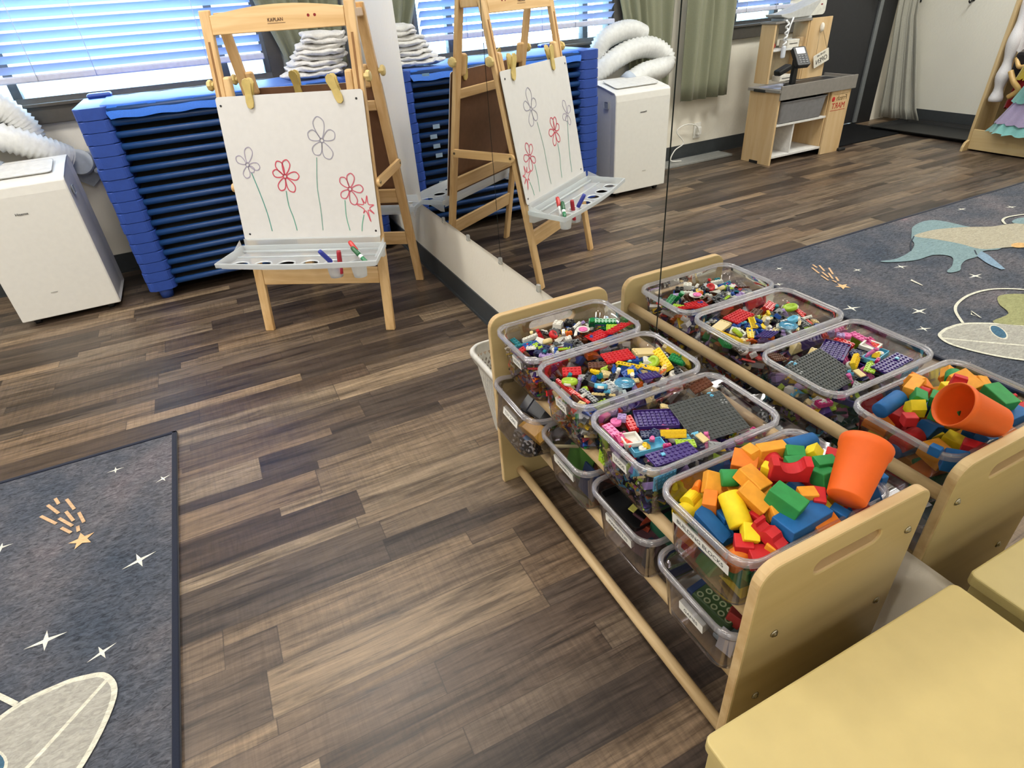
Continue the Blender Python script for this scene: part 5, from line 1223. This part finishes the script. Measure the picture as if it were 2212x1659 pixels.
for kind, nx, ny, hp, col, E_, lab, roll in (
 ('brick', 6, 4, 1, 'red', ((-0.175, -1.921, 0.494), (-0.122, -1.912, 0.494)), 'red studded plate lying flat in the window-end tub beside the lime one', 0),
 ('brick', 6, 3, 1, 'red', ((-0.128, -1.929, 0.5), (-0.066, -1.918, 0.505)), 'red studded plate propped at a slant in the window-end tub', -20),
 ('brick', 4, 4, 1, 'lime', ((-0.108, -1.896, 0.496), (-0.085, -1.911, 0.496)), 'lime green plate between the two red plates', 0),
 ('dish', 4, 4, 1, 'white', ((-0.185, -1.877, 0.5), (-0.156, -1.896, 0.5)), 'white dish with a pink face lying in the window-end tub', 0),
 ('dish', 3, 3, 1, 'pink', ((-0.182, -1.884, 0.503), (-0.163, -1.896, 0.503)), 'pink round inset on the white dish', 0),
 ('cog', 4, 4, 1, 'dark grey', ((-0.248, -1.851, 0.5), (-0.224, -1.867, 0.5)), 'dark grey cog wheel in the window-end tub', 25),
 ('brick', 8, 2, 3, 'green', ((-0.13, -1.849, 0.5), (-0.072, -1.887, 0.5)), 'long green brick at the back of the window-end tub', 10),
 ('brick', 8, 2, 1, 'purple', ((-0.117, -1.86, 0.492), (-0.068, -1.887, 0.492)), 'purple plate under the long green brick', 0),
 ('brick', 2, 2, 3, 'white', ((-0.213, -1.807, 0.502), (-0.192, -1.829, 0.502)), 'white brick with a clear window near the hand slot', 0),
 ('brick', 2, 2, 3, 'black', ((-0.18, -1.812, 0.498), (-0.163, -1.83, 0.498)), 'black brick behind the yellow pieces', 0),
 ('brick', 4, 1, 3, 'white', ((-0.185, -1.863, 0.5), (-0.154, -1.846, 0.502)), 'white stick brick standing between yellow and pink pieces', 0),
 ('brick', 6, 1, 3, 'white', ((-0.312, -1.836, 0.494), (-0.26, -1.83, 0.496)), 'long white brick near the front corner of the window-end tub', 0),
 ('slope', 3, 2, 3, 'yellow', ((-0.213, -1.856, 0.497), (-0.191, -1.859, 0.497)), 'yellow slope piece in the middle of the window-end tub', 0),
 ('brick', 2, 1, 3, 'orange', ((-0.209, -1.87, 0.499), (-0.194, -1.873, 0.499)), 'small orange brick on the yellow slope', 0),
 ('brick', 4, 2, 3, 'blue', ((-0.321, -1.859, 0.49), (-0.283, -1.86, 0.49)), 'blue brick near the front wall of the window-end tub', 0),
 ('brick', 4, 2, 1, 'white', ((-0.321, -1.87, 0.49), (-0.293, -1.884, 0.49)), 'white plate lying over the blue brick', 0),
 ('brick', 6, 2, 1, 'dark grey', ((-0.259, -1.894, 0.494), (-0.222, -1.914, 0.494)), 'grey plate with a fork in the window-end tub', 0),
 ('brick', 6, 1, 1, 'lime', ((-0.263, -1.917, 0.49), (-0.222, -1.93, 0.49)), 'lime stick plate in the front half of the window-end tub', 0),
 ('brick', 3, 1, 3, 'white', ((-0.267, -1.899, 0.492), (-0.269, -1.933, 0.49)), 'white brick lying towards the front rim', 0),
 ('brick', 3, 3, 3, 'navy', ((-0.303, -1.885, 0.49), (-0.282, -1.911, 0.49)), 'navy blue brick cluster at the front of the window-end tub', 15),
 ('brick', 4, 2, 1, 'lavender', ((-0.307, -1.91, 0.486), (-0.282, -1.929, 0.486)), 'lavender plate by the front rim', 0),
 ('slope', 4, 2, 3, 'brown', ((-0.254, -1.879, 0.495), (-0.227, -1.889, 0.495)), 'brown slope in the window-end tub below the cog', 0),
 ('figure', 2, 2, 3, 'green', ((-0.144, -1.858, 0.496), (-0.118, -1.871, 0.496)), 'green leafy piece beside the white dish', 30),
 ('brick', 3, 2, 3, 'black', ((-0.206, -1.905, 0.496), (-0.21, -1.942, 0.492)), 'black brick beside the lower red plate', 0),
): fbrick(kind, nx, ny, hp, col, E_, lab, GB[0], roll); note(0, E_, lab)
for kind, nx, ny, hp, col, E_, lab, roll in (
 ('brick', 8, 5, 1, 'red', ((-0.207, -2.033, 0.505), (-0.139, -2.046, 0.505)), 'red studded plate beside the tan slope in the ladder tub', 0),
 ('slope', 7, 4, 3, 'tan', ((-0.131, -2.043, 0.504), (-0.081, -2.055, 0.504)), 'tan slope roof piece in the ladder tub', 0),
 ('ladder', 7, 2, 1, 'yellow', ((-0.191, -2.061, 0.506), (-0.159, -2.105, 0.506)), 'yellow ladder piece lying across the bricks', -10),
 ('brick', 6, 2, 1, 'yellow', ((-0.149, -2.1, 0.502), (-0.13, -2.123, 0.5)), 'yellow plate at the end of the ladder', 0),
 ('brick', 6, 5, 1, 'purple', ((-0.182, -2.135, 0.503), (-0.142, -2.147, 0.505)), 'purple studded plate in the ladder tub', -15),
 ('brick', 5, 3, 3, 'green', ((-0.071, -2.097, 0.5), (-0.058, -2.127, 0.5)), 'green brick showing four printed rings by the inner wall', 20),
 ('brick', 7, 2, 3, 'yellow', ((-0.082, -2.057, 0.502), (-0.102, -2.128, 0.498)), 'yellow jointed arm piece in the ladder tub', 30),
 ('brick', 9, 2, 1, 'black', ((-0.07, -2.067, 0.494), (-0.084, -2.151, 0.486)), 'long black plate by the inner wall of the ladder tub', 0),
 ('wheel', 5, 5, 1, 'lime', ((-0.33, -2.057, 0.5), (-0.303, -2.079, 0.5)), 'lime green ring with a white hub in the ladder tub', -15),
 ('round', 3, 3, 2, 'white', ((-0.331, -2.067, 0.503), (-0.315, -2.08, 0.503)), 'white hub inside the lime ring', -15),
 ('brick', 9, 1, 3, 'red', ((-0.334, -2.046, 0.5), (-0.328, -2.106, 0.494)), 'red stick brick crossing the lime ring', 0),
 ('brick', 8, 1, 1, 'coral', ((-0.327, -2.081, 0.496), (-0.312, -2.14, 0.486)), 'faded red slat beside the grey bar', 0),
 ('brick', 7, 2, 3, 'dark grey', ((-0.305, -2.097, 0.494), (-0.299, -2.146, 0.488)), 'dark grey bar with holes by the front rim', 0),
 ('brick', 5, 3, 3, 'red', ((-0.308, -2.022, 0.498), (-0.27, -2.04, 0.498)), 'red brick near the far front corner of the ladder tub', 15),
 ('wheel', 4, 4, 1, 'sky blue', ((-0.278, -2.11, 0.5), (-0.261, -2.126, 0.5)), 'sky blue wheel with a white face in the ladder tub', -30),
 ('round', 2, 2, 2, 'white', ((-0.28, -2.12, 0.506), (-0.269, -2.13, 0.506)), 'white face on the blue wheel', -30),
 ('brick', 4, 3, 3, 'white', ((-0.245, -2.109, 0.497), (-0.221, -2.13, 0.497)), 'white vehicle body under the clear blue dish', 0),
 ('brick', 4, 2, 3, 'light grey', ((-0.251, -2.106, 0.5), (-0.251, -2.144, 0.495)), 'grey clear-sided block beside the white vehicle', 0),
 ('brick', 7, 3, 3, 'brown', ((-0.247, -2.032, 0.5), (-0.196, -2.058, 0.5)), 'brown brick under the ladder', 0),
 ('slope', 3, 3, 3, 'black', ((-0.273, -2.059, 0.497), (-0.255, -2.087, 0.497)), 'black piece in the middle of the ladder tub', 0),
 ('brick', 3, 1, 3, 'yellow', ((-0.253, -2.057, 0.503), (-0.245, -2.068, 0.503)), 'small yellow brick in the middle of the ladder tub', 0),
 ('slope', 3, 3, 3, 'tan', ((-0.238, -2.075, 0.5), (-0.218, -2.082, 0.5)), 'tan slope in the middle of the ladder tub', 0),
 ('slope', 3, 2, 3, 'light grey', ((-0.289, -2.066, 0.5), (-0.269, -2.067, 0.5)), 'light grey slope in the ladder tub', 20),
 ('brick', 3, 2, 3, 'blue', ((-0.194, -2.105, 0.498), (-0.17, -2.111, 0.498)), 'blue brick with a yellow ring', 0),
 ('tile', 2, 2, 1, 'yellow', ((-0.191, -2.105, 0.502), (-0.181, -2.11, 0.502)), 'yellow square ring on the blue brick', 30),
 ('brick', 4, 2, 1, 'tan', ((-0.211, -2.125, 0.497), (-0.185, -2.136, 0.497)), 'tan plate beside the clear blue dish', 0),
 ('brick', 7, 1, 1, 'tan', ((-0.294, -2.121, 0.492), (-0.254, -2.149, 0.49)), 'tan stick plate by the front rim of the ladder tub', 0),
 ('brick', 5, 2, 1, 'black', ((-0.293, -2.137, 0.488), (-0.259, -2.148, 0.488)), 'black plate by the front rim of the ladder tub', 0),
 ('slope', 3, 3, 3, 'white', ((-0.13, -2.077, 0.502), (-0.112, -2.088, 0.502)), 'white slope above the yellow plate', 0),
 ('wheel', 4, 4, 1, 'lime', ((-0.117, -2.081, 0.5), (-0.115, -2.108, 0.498)), 'lime curved piece beside the white slope', 50),
 ('brick', 2, 2, 3, 'blue', ((-0.152, -2.059, 0.5), (-0.136, -2.068, 0.5)), 'blue brick above the ladder', 0),
 ('brick', 3, 1, 3, 'tan', ((-0.119, -2.13, 0.496), (-0.09, -2.112, 0.498)), 'tan bone-like piece by the inner wall', 0),
 ('slope', 3, 2, 3, 'orange', ((-0.218, -1.972, 0.49), (-0.179, -1.977, 0.49)), 'orange slope by the partition with the window-end tub', 0),
 ('brick', 3, 2, 3, 'light grey', ((-0.174, -1.969, 0.488), (-0.151, -1.978, 0.488)), 'clear grey block by the partition', 0),
): fbrick(kind, nx, ny, hp, col, E_, lab, GB[1], roll); note(1, E_, lab)
fbrick('dish', 6, 6, 1, 'sky blue', ((-0.239, -2.135, 0.505), (-0.215, -2.151, 0.505)), 'clear blue dish lying on the white vehicle body', GB[1], 0, TCL)
g3_ = GB[2]
Mb = frame((-.1475, -2.309, .4955), (.107, -.012, .001), (-.006, -.094, -.022)) 
Mb = frame((-.1475, -2.309, .4955), (.107, -.012, .001), (.004, .092, .022))
brick('brick', 15, 13, 1, 'dark grey', Mb, 'big dark grey studded baseplate leaning across the tub', g3_)
for kind, nx, ny, hp, col, E_, lab, roll in (
 ('tile', 3, 2, 1, 'tan', ((-0.203, -2.343, 0.498), (-0.201, -2.365, 0.494)), 'small tan plate stuck on the grey baseplate', 0),
 ('under', 9, 6, 2, 'purple', ((-0.274, -2.244, 0.497), (-0.201, -2.281, 0.497)), 'purple plate lying upside down beside the grey baseplate', 0),
 ('brick', 10, 4, 1, 'purple', ((-0.328, -2.364, 0.502), (-0.237, -2.371, 0.5)), 'purple studded plate near the front rim with a tiny blue tile', 0),
 ('tile', 1, 1, 1, 'sky blue', ((-0.304, -2.364, 0.506), (-0.297, -2.365, 0.506)), 'tiny sky blue tile on the purple plate', 0),
 ('frame', 5, 5, 3, 'white', ((-0.332, -2.289, 0.5), (-0.303, -2.295, 0.498)), 'white window frame piece among the pink bricks', 0),
 ('brick', 7, 2, 1, 'pink', ((-0.333, -2.231, 0.498), (-0.331, -2.298, 0.494)), 'pink flat piece along the front rim', 0),
 ('brick', 2, 2, 3, 'lavender', ((-0.302, -2.226, 0.503), (-0.289, -2.237, 0.503)), 'lavender brick in the pink corner of the baseplate tub', 0),
 ('round', 3, 3, 3, 'pink', ((-0.32, -2.228, 0.5), (-0.304, -2.242, 0.5)), 'pink flower-shaped piece in the front corner', 0),
 ('brick', 5, 2, 3, 'red', ((-0.282, -2.229, 0.498), (-0.292, -2.27, 0.494)), 'red brick beside the purple upside-down plate', 0),
 ('slope', 3, 2, 3, 'magenta', ((-0.333, -2.271, 0.502), (-0.334, -2.296, 0.5)), 'magenta piece on the white window frame', 0),
 ('brick', 3, 2, 1, 'coral', ((-0.332, -2.29, 0.498), (-0.326, -2.306, 0.496)), 'coral brick by the front rim', 0),
 ('tray', 9, 4, 4, 'sky blue', ((-0.325, -2.314, 0.494), (-0.273, -2.324, 0.494)), 'sky blue open box holding small pieces', 0),
 ('slope', 2, 2, 3, 'yellow', ((-0.308, -2.315, 0.495), (-0.295, -2.323, 0.495)), 'pale yellow piece in the blue box', 0),
 ('figure', 2, 2, 3, 'pink', ((-0.293, -2.312, 0.5), (-0.282, -2.321, 0.5)), 'pink figure in the blue box', 40),
 ('round', 2, 2, 2, 'white', ((-0.316, -2.317, 0.494), (-0.308, -2.325, 0.494)), 'white round piece in the blue box', 0),
 ('brick', 2, 1, 3, 'magenta', ((-0.278, -2.34, 0.5), (-0.268, -2.344, 0.5)), 'magenta brick between the blue box and the lime plate', 0),
 ('brick', 6, 2, 3, 'yellow', ((-0.261, -2.308, 0.495), (-0.219, -2.331, 0.495)), 'yellow brick with orange rings beside the baseplate', 60),
 ('brick', 5, 3, 1, 'lime', ((-0.253, -2.345, 0.497), (-0.224, -2.359, 0.495)), 'lime studded plate beside the purple plate', 0),
 ('slope', 3, 2, 3, 'sky blue', ((-0.108, -2.266, 0.507), (-0.091, -2.268, 0.507)), 'sky blue corner piece behind the baseplate', 0),
 ('brick', 4, 2, 1, 'light grey', ((-0.087, -2.272, 0.503), (-0.098, -2.299, 0.5)), 'white studded strip along the edge of the baseplate', 0),
 ('slope', 3, 2, 3, 'tan', ((-0.201, -2.24, 0.498), (-0.191, -2.244, 0.498)), 'small tan piece at the corner of the baseplate', 0),
 ('brick', 4, 3, 3, 'navy', ((-0.288, -2.283, 0.49), (-0.262, -2.296, 0.49)), 'dark blue brick below the upside-down purple plate', 0),
 ('brick', 4, 3, 1, 'navy', ((-0.266, -2.293, 0.494), (-0.256, -2.309, 0.492)), 'dark blue plate in the baseplate tub', 0),
 ('brick', 6, 4, 1, 'brown', ((-.120, -2.225, .500), (-.078, -2.230, .512)), 'brown studded plate in the back corner of the baseplate tub', 10),
): fbrick(kind, nx, ny, hp, col, E_, lab, g3_, roll); note(2, E_, lab)
# loose bricks between the featured ones
pal = ['white']*5 + ['light grey']*2 + ['black']*3 + ['red']*2 + ['blue']*2 + ['tan']*2 + ['dark grey', 'brown', 'brown', 'green', 'lime', 'yellow', 'yellow', 'orange', 'navy', 'lavender', 'sky blue', 'teal']
pal3 = ['pink']*3 + ['purple']*3 + ['white']*3 + ['magenta', 'sky blue', 'sky blue', 'black', 'dark grey', 'light grey', 'tan', 'navy', 'navy', 'lime', 'lavender', 'brown', 'red']
kin = [('brick', 4, 2, 3), ('brick', 2, 2, 3), ('brick', 3, 1, 3), ('brick', 2, 1, 3), ('brick', 4, 2, 1), ('brick', 3, 2, 1), ('slope', 3, 2, 3), ('slope', 2, 2, 3), ('round', 2, 2, 3), ('wheel', 3, 3, 1), ('tile', 3, 1, 1), ('figure', 2, 2, 3), ('brick', 6, 1, 1), ('frame', 3, 3, 3)]
KW = {'brick': 'brick', 'slope': 'slope', 'round': 'round brick', 'wheel': 'wheel', 'tile': 'flat tile', 'figure': 'toy figure', 'frame': 'window frame'}
USED = set()
TN = ['window-end tub', 'ladder tub', 'baseplate tub']
for ti in range(3):
    cy_ = TUBY[ti]
    for i in range(9):
        for j in range(7):
            kind, nx, ny, hp = rnd.choice(kin); col = rnd.choice(pal3 if ti == 2 else pal)
            u, v = (i+.5+.6*(rnd.random()-.5))/9, (j+.5+.6*(rnd.random()-.5))/7
            x = TX + (u-.5)*(TL_-.058); y = cy_ + (v-.5)*(TW_-.055)
            mound = math.sin(PI*u)*math.sin(PI*v)
            z = (.478 + .016*mound if ti < 2 else .468 + .012*mound) + .008*rnd.random()
            M = Matrix.Translation((x, y, z)) @ Euler(((rnd.random()-.5)*1.3, (rnd.random()-.5)*1.3, rnd.random()*6.28)).to_matrix().to_4x4()
            size = 'small' if nx*ny <= 3 else ('long' if nx >= 4 else 'square' if nx == ny else 'short')
            if kind == 'brick' and hp == 1: kw = 'plate'
            else: kw = KW[kind]
            if ti == 2 and u > .62 and v > .2: 
                if rnd.random() < .6: continue
                z -= .03
            near = sorted(((f[0] - Vector((x, y, z))).length, f[1]) for f in FEAT[ti])
            lab = None
            for d_, nm_ in near:
                lab = f'{size} {col} {kw} loose beside the {nm_}, {TN[ti]}'
                if len(lab.replace('-', ' ').split()) <= 16 and lab not in USED: break
            USED.add(lab)
            # keep it inside the tub walls
            Rm = M.to_3x3(); he = (nx*U/2, ny*U/2, hp*.0032/2 + .001); ex = [sum(abs(Rm[r_][c_])*he[c_] for c_ in range(3)) for r_ in range(3)]
            hx_, hy_ = TL_/2 - .015, TW_/2 - .015
            M.translation = (max(TX-hx_+ex[0], min(TX+hx_-ex[0], x)), max(cy_-hy_+ex[1], min(cy_+hy_-ex[1], y)), z)
            brick(kind, nx, ny, hp, col, M, lab, GB[ti])
LOWZ = TZ
# deep mixed filling, seen through the tub walls
def filling(name, x0, x1, y0, y1, z0, z1, cols, n, label, rots=1.4, s=1.3, wallbias=.6):
    b = B(); mats = [plain(c, .35, .5, .02, 30) for c in cols]
    for k in range(n):
        b.mi = k % len(mats); z = z0 + (z1-z0)*rnd.random(); f = (z-z0)/max(1e-6, z1-z0)
        ix = .018*(1-f) + .006; iy = ix
        x = x0+ix + (x1-x0-2*ix)*rnd.random(); y = y0+iy + (y1-y0-2*iy)*rnd.random()
        if rnd.random() < wallbias:
            q = rnd.random()
            if q < .45: x = x0+ix
            elif q < .6: x = x1-ix
            elif q < .8: y = y0+iy
            else: y = y1-iy
        a, c, d_ = rnd.choice(((.016, .008, .0048), (.008, .008, .0048), (.012, .004, .0048), (.016, .008, .0016), (.02, .012, .0016)))
        M = Matrix.Translation((x, y, z)) @ Euler(((rnd.random()-.5)*rots, (rnd.random()-.5)*rots, rnd.random()*6.28)).to_matrix().to_4x4()
        Rm = M.to_3x3(); ex = [sum(abs(Rm[r_][c_])*(a*s, c*s, d_*s)[c_] for c_ in range(3)) for r_ in range(3)]
        ins = .0225 - .0098*min(1, (z-LOWZ)/.1) - .011
        M.translation = (max(x0+ins+ex[0], min(x1-ins-ex[0], x)), max(y0+ins+ex[1], min(y1-ins-ex[1], y)), max(z0-.004+ex[2], min(z1+.004-ex[2], z)))
        b.box(-a*s, a*s, -c*s, c*s, -d_*s, d_*s, 0, M)
    o = obj(name, b, mats, label=label, cat='toy bricks', kind='stuff'); return o
cl1 = [COL[c] for c in ('white', 'red', 'blue', 'black', 'lavender', 'tan', 'brown', 'orange', 'light grey', 'yellow', 'navy', 'green', 'purple', 'dark grey', 'white', 'coral')]
cl3 = [COL[c] for c in ('purple', 'lavender', 'pink', 'white', 'tan', 'dark grey', 'sky blue', 'lime', 'black', 'brown', 'navy', 'yellow', 'black')]
hx, hy = TL_/2-.0145, TW_/2-.0145
for ti, (nm, cl) in enumerate(((cl1, cl1), (cl1, cl1), (cl3, cl3))):
    filling('brick_filling', TX-hx, TX+hx, TUBY[ti]-hy, TUBY[ti]+hy, TZ+.008, .474 if ti < 2 else .462, cl, 430, 'dense mixed filling of small bricks at the bottom of the ' + TN[ti])
# lime and lavender plates standing against the tub wall
for q in (('lime', 10, 3, (TX-hx+.010, TUBY[2]+.068, .452), 'lime plate standing on end against the wall of the baseplate tub'), ('lavender', 8, 4, (TX-hx+.013, TUBY[2]+.036, .440), 'lavender plate standing against the wall of the baseplate tub'), ('lavender', 7, 4, (TX-hx+.013, TUBY[0]-.01, .435), 'lavender plate pressed against the wall of the window-end tub'), ('lavender', 7, 3, (TX-hx+.014, TUBY[1]+.06, .44), 'lavender plate pressed against the wall of the ladder tub'), ('sky blue', 6, 4, (TX-hx+.04, TUBY[2]-.082, .47), 'sky blue brick plate against the corner of the baseplate tub')):
    M = Matrix.Translation(q[3]) @ Matrix.Rotation(-PI/2 + .08, 4, 'Y') if q[0] != 'sky blue' else Matrix.Translation(q[3]) @ Matrix.Rotation(PI/2, 4, 'X')
    brick('brick', q[1], q[2], 1, q[0], M, q[4], 'plates against the tub walls')

# ---------------------------------------------------------------- lower tubs
def P4(*a): return plain(a[0], .4)
L1M = Matrix.Translation(L1P[0]) @ Euler(L1P[1]).to_matrix().to_4x4()
def in_l1(p):
    q = L1M.inverted() @ p; q = Vector((max(-.095, min(.11, q.x)), max(-.055, min(.055, q.y)), max(.028, q.z))); return L1M @ q
def car(name, label, E_, w, h, col, cab, wr, roll=0, dz=0):
    M, L = axes(E_[0], E_[1], roll); mid = in_l1((Vector(E_[0]) + Vector(E_[1]))/2)
    t = thing(name, label, 'toy vehicle', group='toy vehicles in the tipped tub'); t.matrix_world = Matrix.Translation(mid) @ M
    b = B(); b.prism([(-L/2, -h), (L/2, -h), (L/2, -h*.45), (L*.32, -h*.4), (L*.18, 0), (-L*.2, 0), (-L*.3, -h*.4), (-L/2, -h*.45)], -w/2, w/2, bev=.002, fn=lambda p: (p[0], p[2], p[1])); obj('car_body', b, plain(col, .3), t)
    b = B(); b.prism([(L*.27, -h*.38), (L*.16, -h*.06), (-L*.18, -h*.06), (-L*.26, -h*.38)], -w/2-.0005, w/2+.0005, fn=lambda p: (p[0], p[2], p[1])); obj('window_band', b, plain(cab, .2), t)
    for x in (-L*.3, L*.3):
        for s_ in (-1, 1):
            b = B(); b.cyl((x, s_*(w/2-.003), -h), (x, s_*(w/2+.004), -h), wr, n=16); wq = obj('wheel', b, plain('#19191b', .6), t)
            b = B(); b.cyl((x, s_*(w/2+.003), -h), (x, s_*(w/2+.0048), -h), wr*.45, n=10); obj('hub_cap', b, plain('#cfd0d2', .3), wq)
    return t
car('toy_monster_truck', 'black toy truck with big wheels poking above the rim of the tipped tub', ((-0.338, -1.865, 0.345), (-0.303, -1.974, 0.335)), .046, .026, '#17171a', '#2c2f33', .020, 38)
M_, L_ = axes(*((-0.367, -1.893, 0.318), (-0.349, -1.983, 0.312))); L_ = .082
ex = thing('toy_dump_truck', 'mustard yellow toy dump truck body lying in the tipped tub', 'toy vehicle', group='toy vehicles in the tipped tub'); EXE = ((-0.367, -1.893, 0.318), (-0.349, -1.983, 0.312)); ex.matrix_world = Matrix.Translation(in_l1((Vector(EXE[0]) + Vector(EXE[1]))/2 + Vector((.012, 0, -.012)))) @ M_ @ Matrix.Rotation(.35, 4, 'X')
b = B(); b.prism([(-.038, -.030), (.034, -.030), (.042, -.012), (.024, 0), (-.026, 0), (-.045, -.012)], -.019, .019, bev=.002, fn=lambda p: (p[0], p[2], p[1])); obj('dump_bed', b, plain('#dda530', .4), ex)
b = B(); b.box(-.034, .036, -.015, .015, -.042, -.0305, .002); obj('chassis', b, plain('#22221f', .5), ex)
for x in (-.022, .022):
    for s_ in (-1, 1):
        b = B(); b.cyl((x, s_*.0155, -.042), (x, s_*.022, -.042), .010, n=14); obj('wheel', b, plain('#1a1a1c', .6), ex)
for n_, lb, E_, cl, ro in (('toy_race_car', 'blue toy racing car at the bottom of the tipped tub', ((-0.395, -1.908, 0.268), (-0.387, -1.951, 0.262)), '#3a6fa0', 20), ('toy_car', 'white toy car with a red stripe low in the tipped tub', ((-0.391, -1.933, 0.26), (-0.384, -1.97, 0.254)), '#cfd0cf', -30), ('toy_car', 'grey toy car against the front wall of the tipped tub', ((-0.405, -1.884, 0.28), (-0.393, -1.919, 0.272)), '#8d8f92', 0), ('toy_car', 'dark red toy car in the middle of the tipped tub', ((-0.369, -1.902, 0.27), (-0.359, -1.933, 0.265)), '#8b2f30', 20), ('toy_car', 'black toy car by the dump truck in the tipped tub', ((-0.363, -1.949, 0.27), (-0.342, -1.975, 0.265)), '#202022', -15), ('toy_car', 'dark grey toy car deep in the tipped tub', ((-0.332, -1.927, 0.272), (-0.322, -1.97, 0.268)), '#3a3c40', 10)):
    car(n_, lb, E_, .026, .018, cl, '#26282c', .0075, ro)
def plate_box(name, lab, cat, loc, rot, sz, col, bev=.004, parts=()):
    o = obj(name, (lambda b: (b.box(-sz[0]/2, sz[0]/2, -sz[1]/2, sz[1]/2, 0, sz[2], bev), b)[1])(B()), plain(col, .5), label=lab, cat=cat); o.matrix_world = Matrix.Translation(loc) @ Euler(rot).to_matrix().to_4x4(); return o
y2, y3, y4 = TUBY[1]-.01, TUBY[2]-.01, TUBY[3]-.004
hxl, hyl = TL_/2-.02, TW_/2-.02
k2 = 0
for lb, x, y, z, r, cl, sz in (('green clear magnet tile standing in the second lower tub', -.085, .02, .055, (0, -1.2, .3), '#3d6b20', (.075, .075, .006)), ('orange magnet tile lying in the second lower tub', -.06, -.03, .05, (.2, .3, .8), '#a8491a', (.075, .075, .006)), ('dark grey magnet tile by the window side of the second lower tub', -.05, .06, .06, (.5, 0, .4), '#3b3d42', (.075, .075, .006)), ('blue magnet tile against the corner of the second lower tub', -.100, -.045, .055, (0, -1.3, 0), '#1d3358', (.07, .06, .006)), ('teal magnet tile across the second lower tub', -.02, -.05, .055, (.1, -.2, 1.2), '#1d5a55', (.075, .075, .006)), ('amber stick piece across the second lower tub', -.06, -.01, .075, (0, .1, 1.2), '#7a5a22', (.11, .010, .006)), ('pale stick piece at the rim of the second lower tub', -.11, .045, .095, (0, .2, -.3), '#b5aa88', (.06, .008, .005)), ('dark red magnet tile deep in the second lower tub', .05, .0, .04, (.1, .2, .2), '#702020', (.075, .075, .006))):
    plate_box('magnet_tile', lb, 'magnet tile', (TX-.003+x, y2+y, LZ+z), r, sz, cl, .001)
dt = thing('toy_tray', 'black plastic tray lying on top in the third lower tub', 'tray', (TX-.003-.06, y3+.03, LZ+.085), (.08, .12, .1))
b = B(); b.loops([[(x, y, z) for x, y in rrect(-a, a, -c, c, .008, 3)] for a, c, z in ((.07, .05, .0), (.075, .055, .018), (.077, .057, .018), (.073, .053, .002))], cap0=True, cap1=True, smooth=False); obj('tray_body', b, plain('#101012', .45), dt)
b = B(); b.box(-.008, .008, -.003, .003, .0025, .003); obj('tray_mark', b, plain('#8d8d90'), dt)
for lb, x, y, z, r, cl, sz in (('yellow triangular card in the black tray', -.095, .015, .105, (.2, .1, .4), '#d3cd6a', (.03, .014, .003)), ('dark green lid in the third lower tub', -.035, -.055, .082, (.1, .05, .1), '#14513a', (.11, .06, .022)), ('yellow stick leaning on the wall of the third lower tub', -.108, .055, .05, (0, -1.3, .1), '#b8ae62', (.07, .006, .005)), ('cream piece against the wall of the third lower tub', -.104, .040, .05, (.6, -1.3, .2), '#a8a070', (.06, .008, .005)), ('mauve magnet tile against the wall of the third lower tub', -.098, -.02, .055, (.2, -1.2, .1), '#5d3640', (.075, .07, .006)), ('clear mauve magnet tile near the corner of the third lower tub', -.092, -.045, .055, (-.2, -1.1, -.1), '#4c3542', (.07, .05, .006)), ('red piece beside the green lid', -.09, -.02, .08, (.2, .2, .5), '#9c3a20', (.03, .02, .012)), ('navy stick against the corner of the third lower tub', -.108, -.06, .055, (0, -1.4, 0), '#1f2838', (.07, .014, .01))):
    plate_box('game_piece', lb, 'game piece', (TX-.003+x, y3+y, LZ+z), r, sz, cl, .001)
GE = ((-0.306, -2.495, 0.292), (-0.297, -2.567, 0.288)); M_, L_ = axes(*GE)
gbx = thing('game_box', 'green patterned game box with ring prints in the lower games tub', 'game box'); gbx.matrix_world = Matrix.Translation((Vector(GE[0]) + Vector(GE[1]))/2 + Vector((.018, .0, -.026))) @ M_
b = B(); b.box(-.048, .044, -.036, .036, 0, .026, .004); obj('box_body', b, plain('#3f5a34', .45), gbx)
b = B()
for i in range(5):
    for j in range(4):
        x, y = -.027+.0155*i + .005*(j % 2), -.026+.017*j
        ro, ri = .0062, .0034
        b.sheet([(x+ro*math.cos(k*PI/8), y+ro*math.sin(k*PI/8)) for k in range(16)], [[(x+ri*math.cos(k*PI/8), y+ri*math.sin(k*PI/8)) for k in range(16)]], .0264)
obj('ring_print', b, plain('#a9b58c', .5), gbx)
b = B(); b.box(-.0485, -.036, -.0365, .0365, .004, .0266, .001); obj('box_end', b, plain('#27406b', .45), gbx, label='dark blue end of the box')
plate_box('game_cube', 'red patterned cube beside the green game box', 'game cube', ((-0.295, -2.57, 0.275), (-0.295, -2.571, 0.275))[0], (.3, .4, .6), (.026, .026, .022), '#a02a22', .002)
plate_box('paper_sheet', 'pale blue folded paper under the red cube in the games tub', 'paper', (TX-.003-.05, y4-.045, LZ+.02), (.1, -.1, .1), (.11, .06, .012), '#9fb4bd', .004)
plate_box('game_card', 'white card standing in the corner of the games tub', 'card', (TX-.003-.108, y4-.055, LZ+.045), (0, -1.3, .2), (.045, .03, .003), '#c9cbd0', .0005)
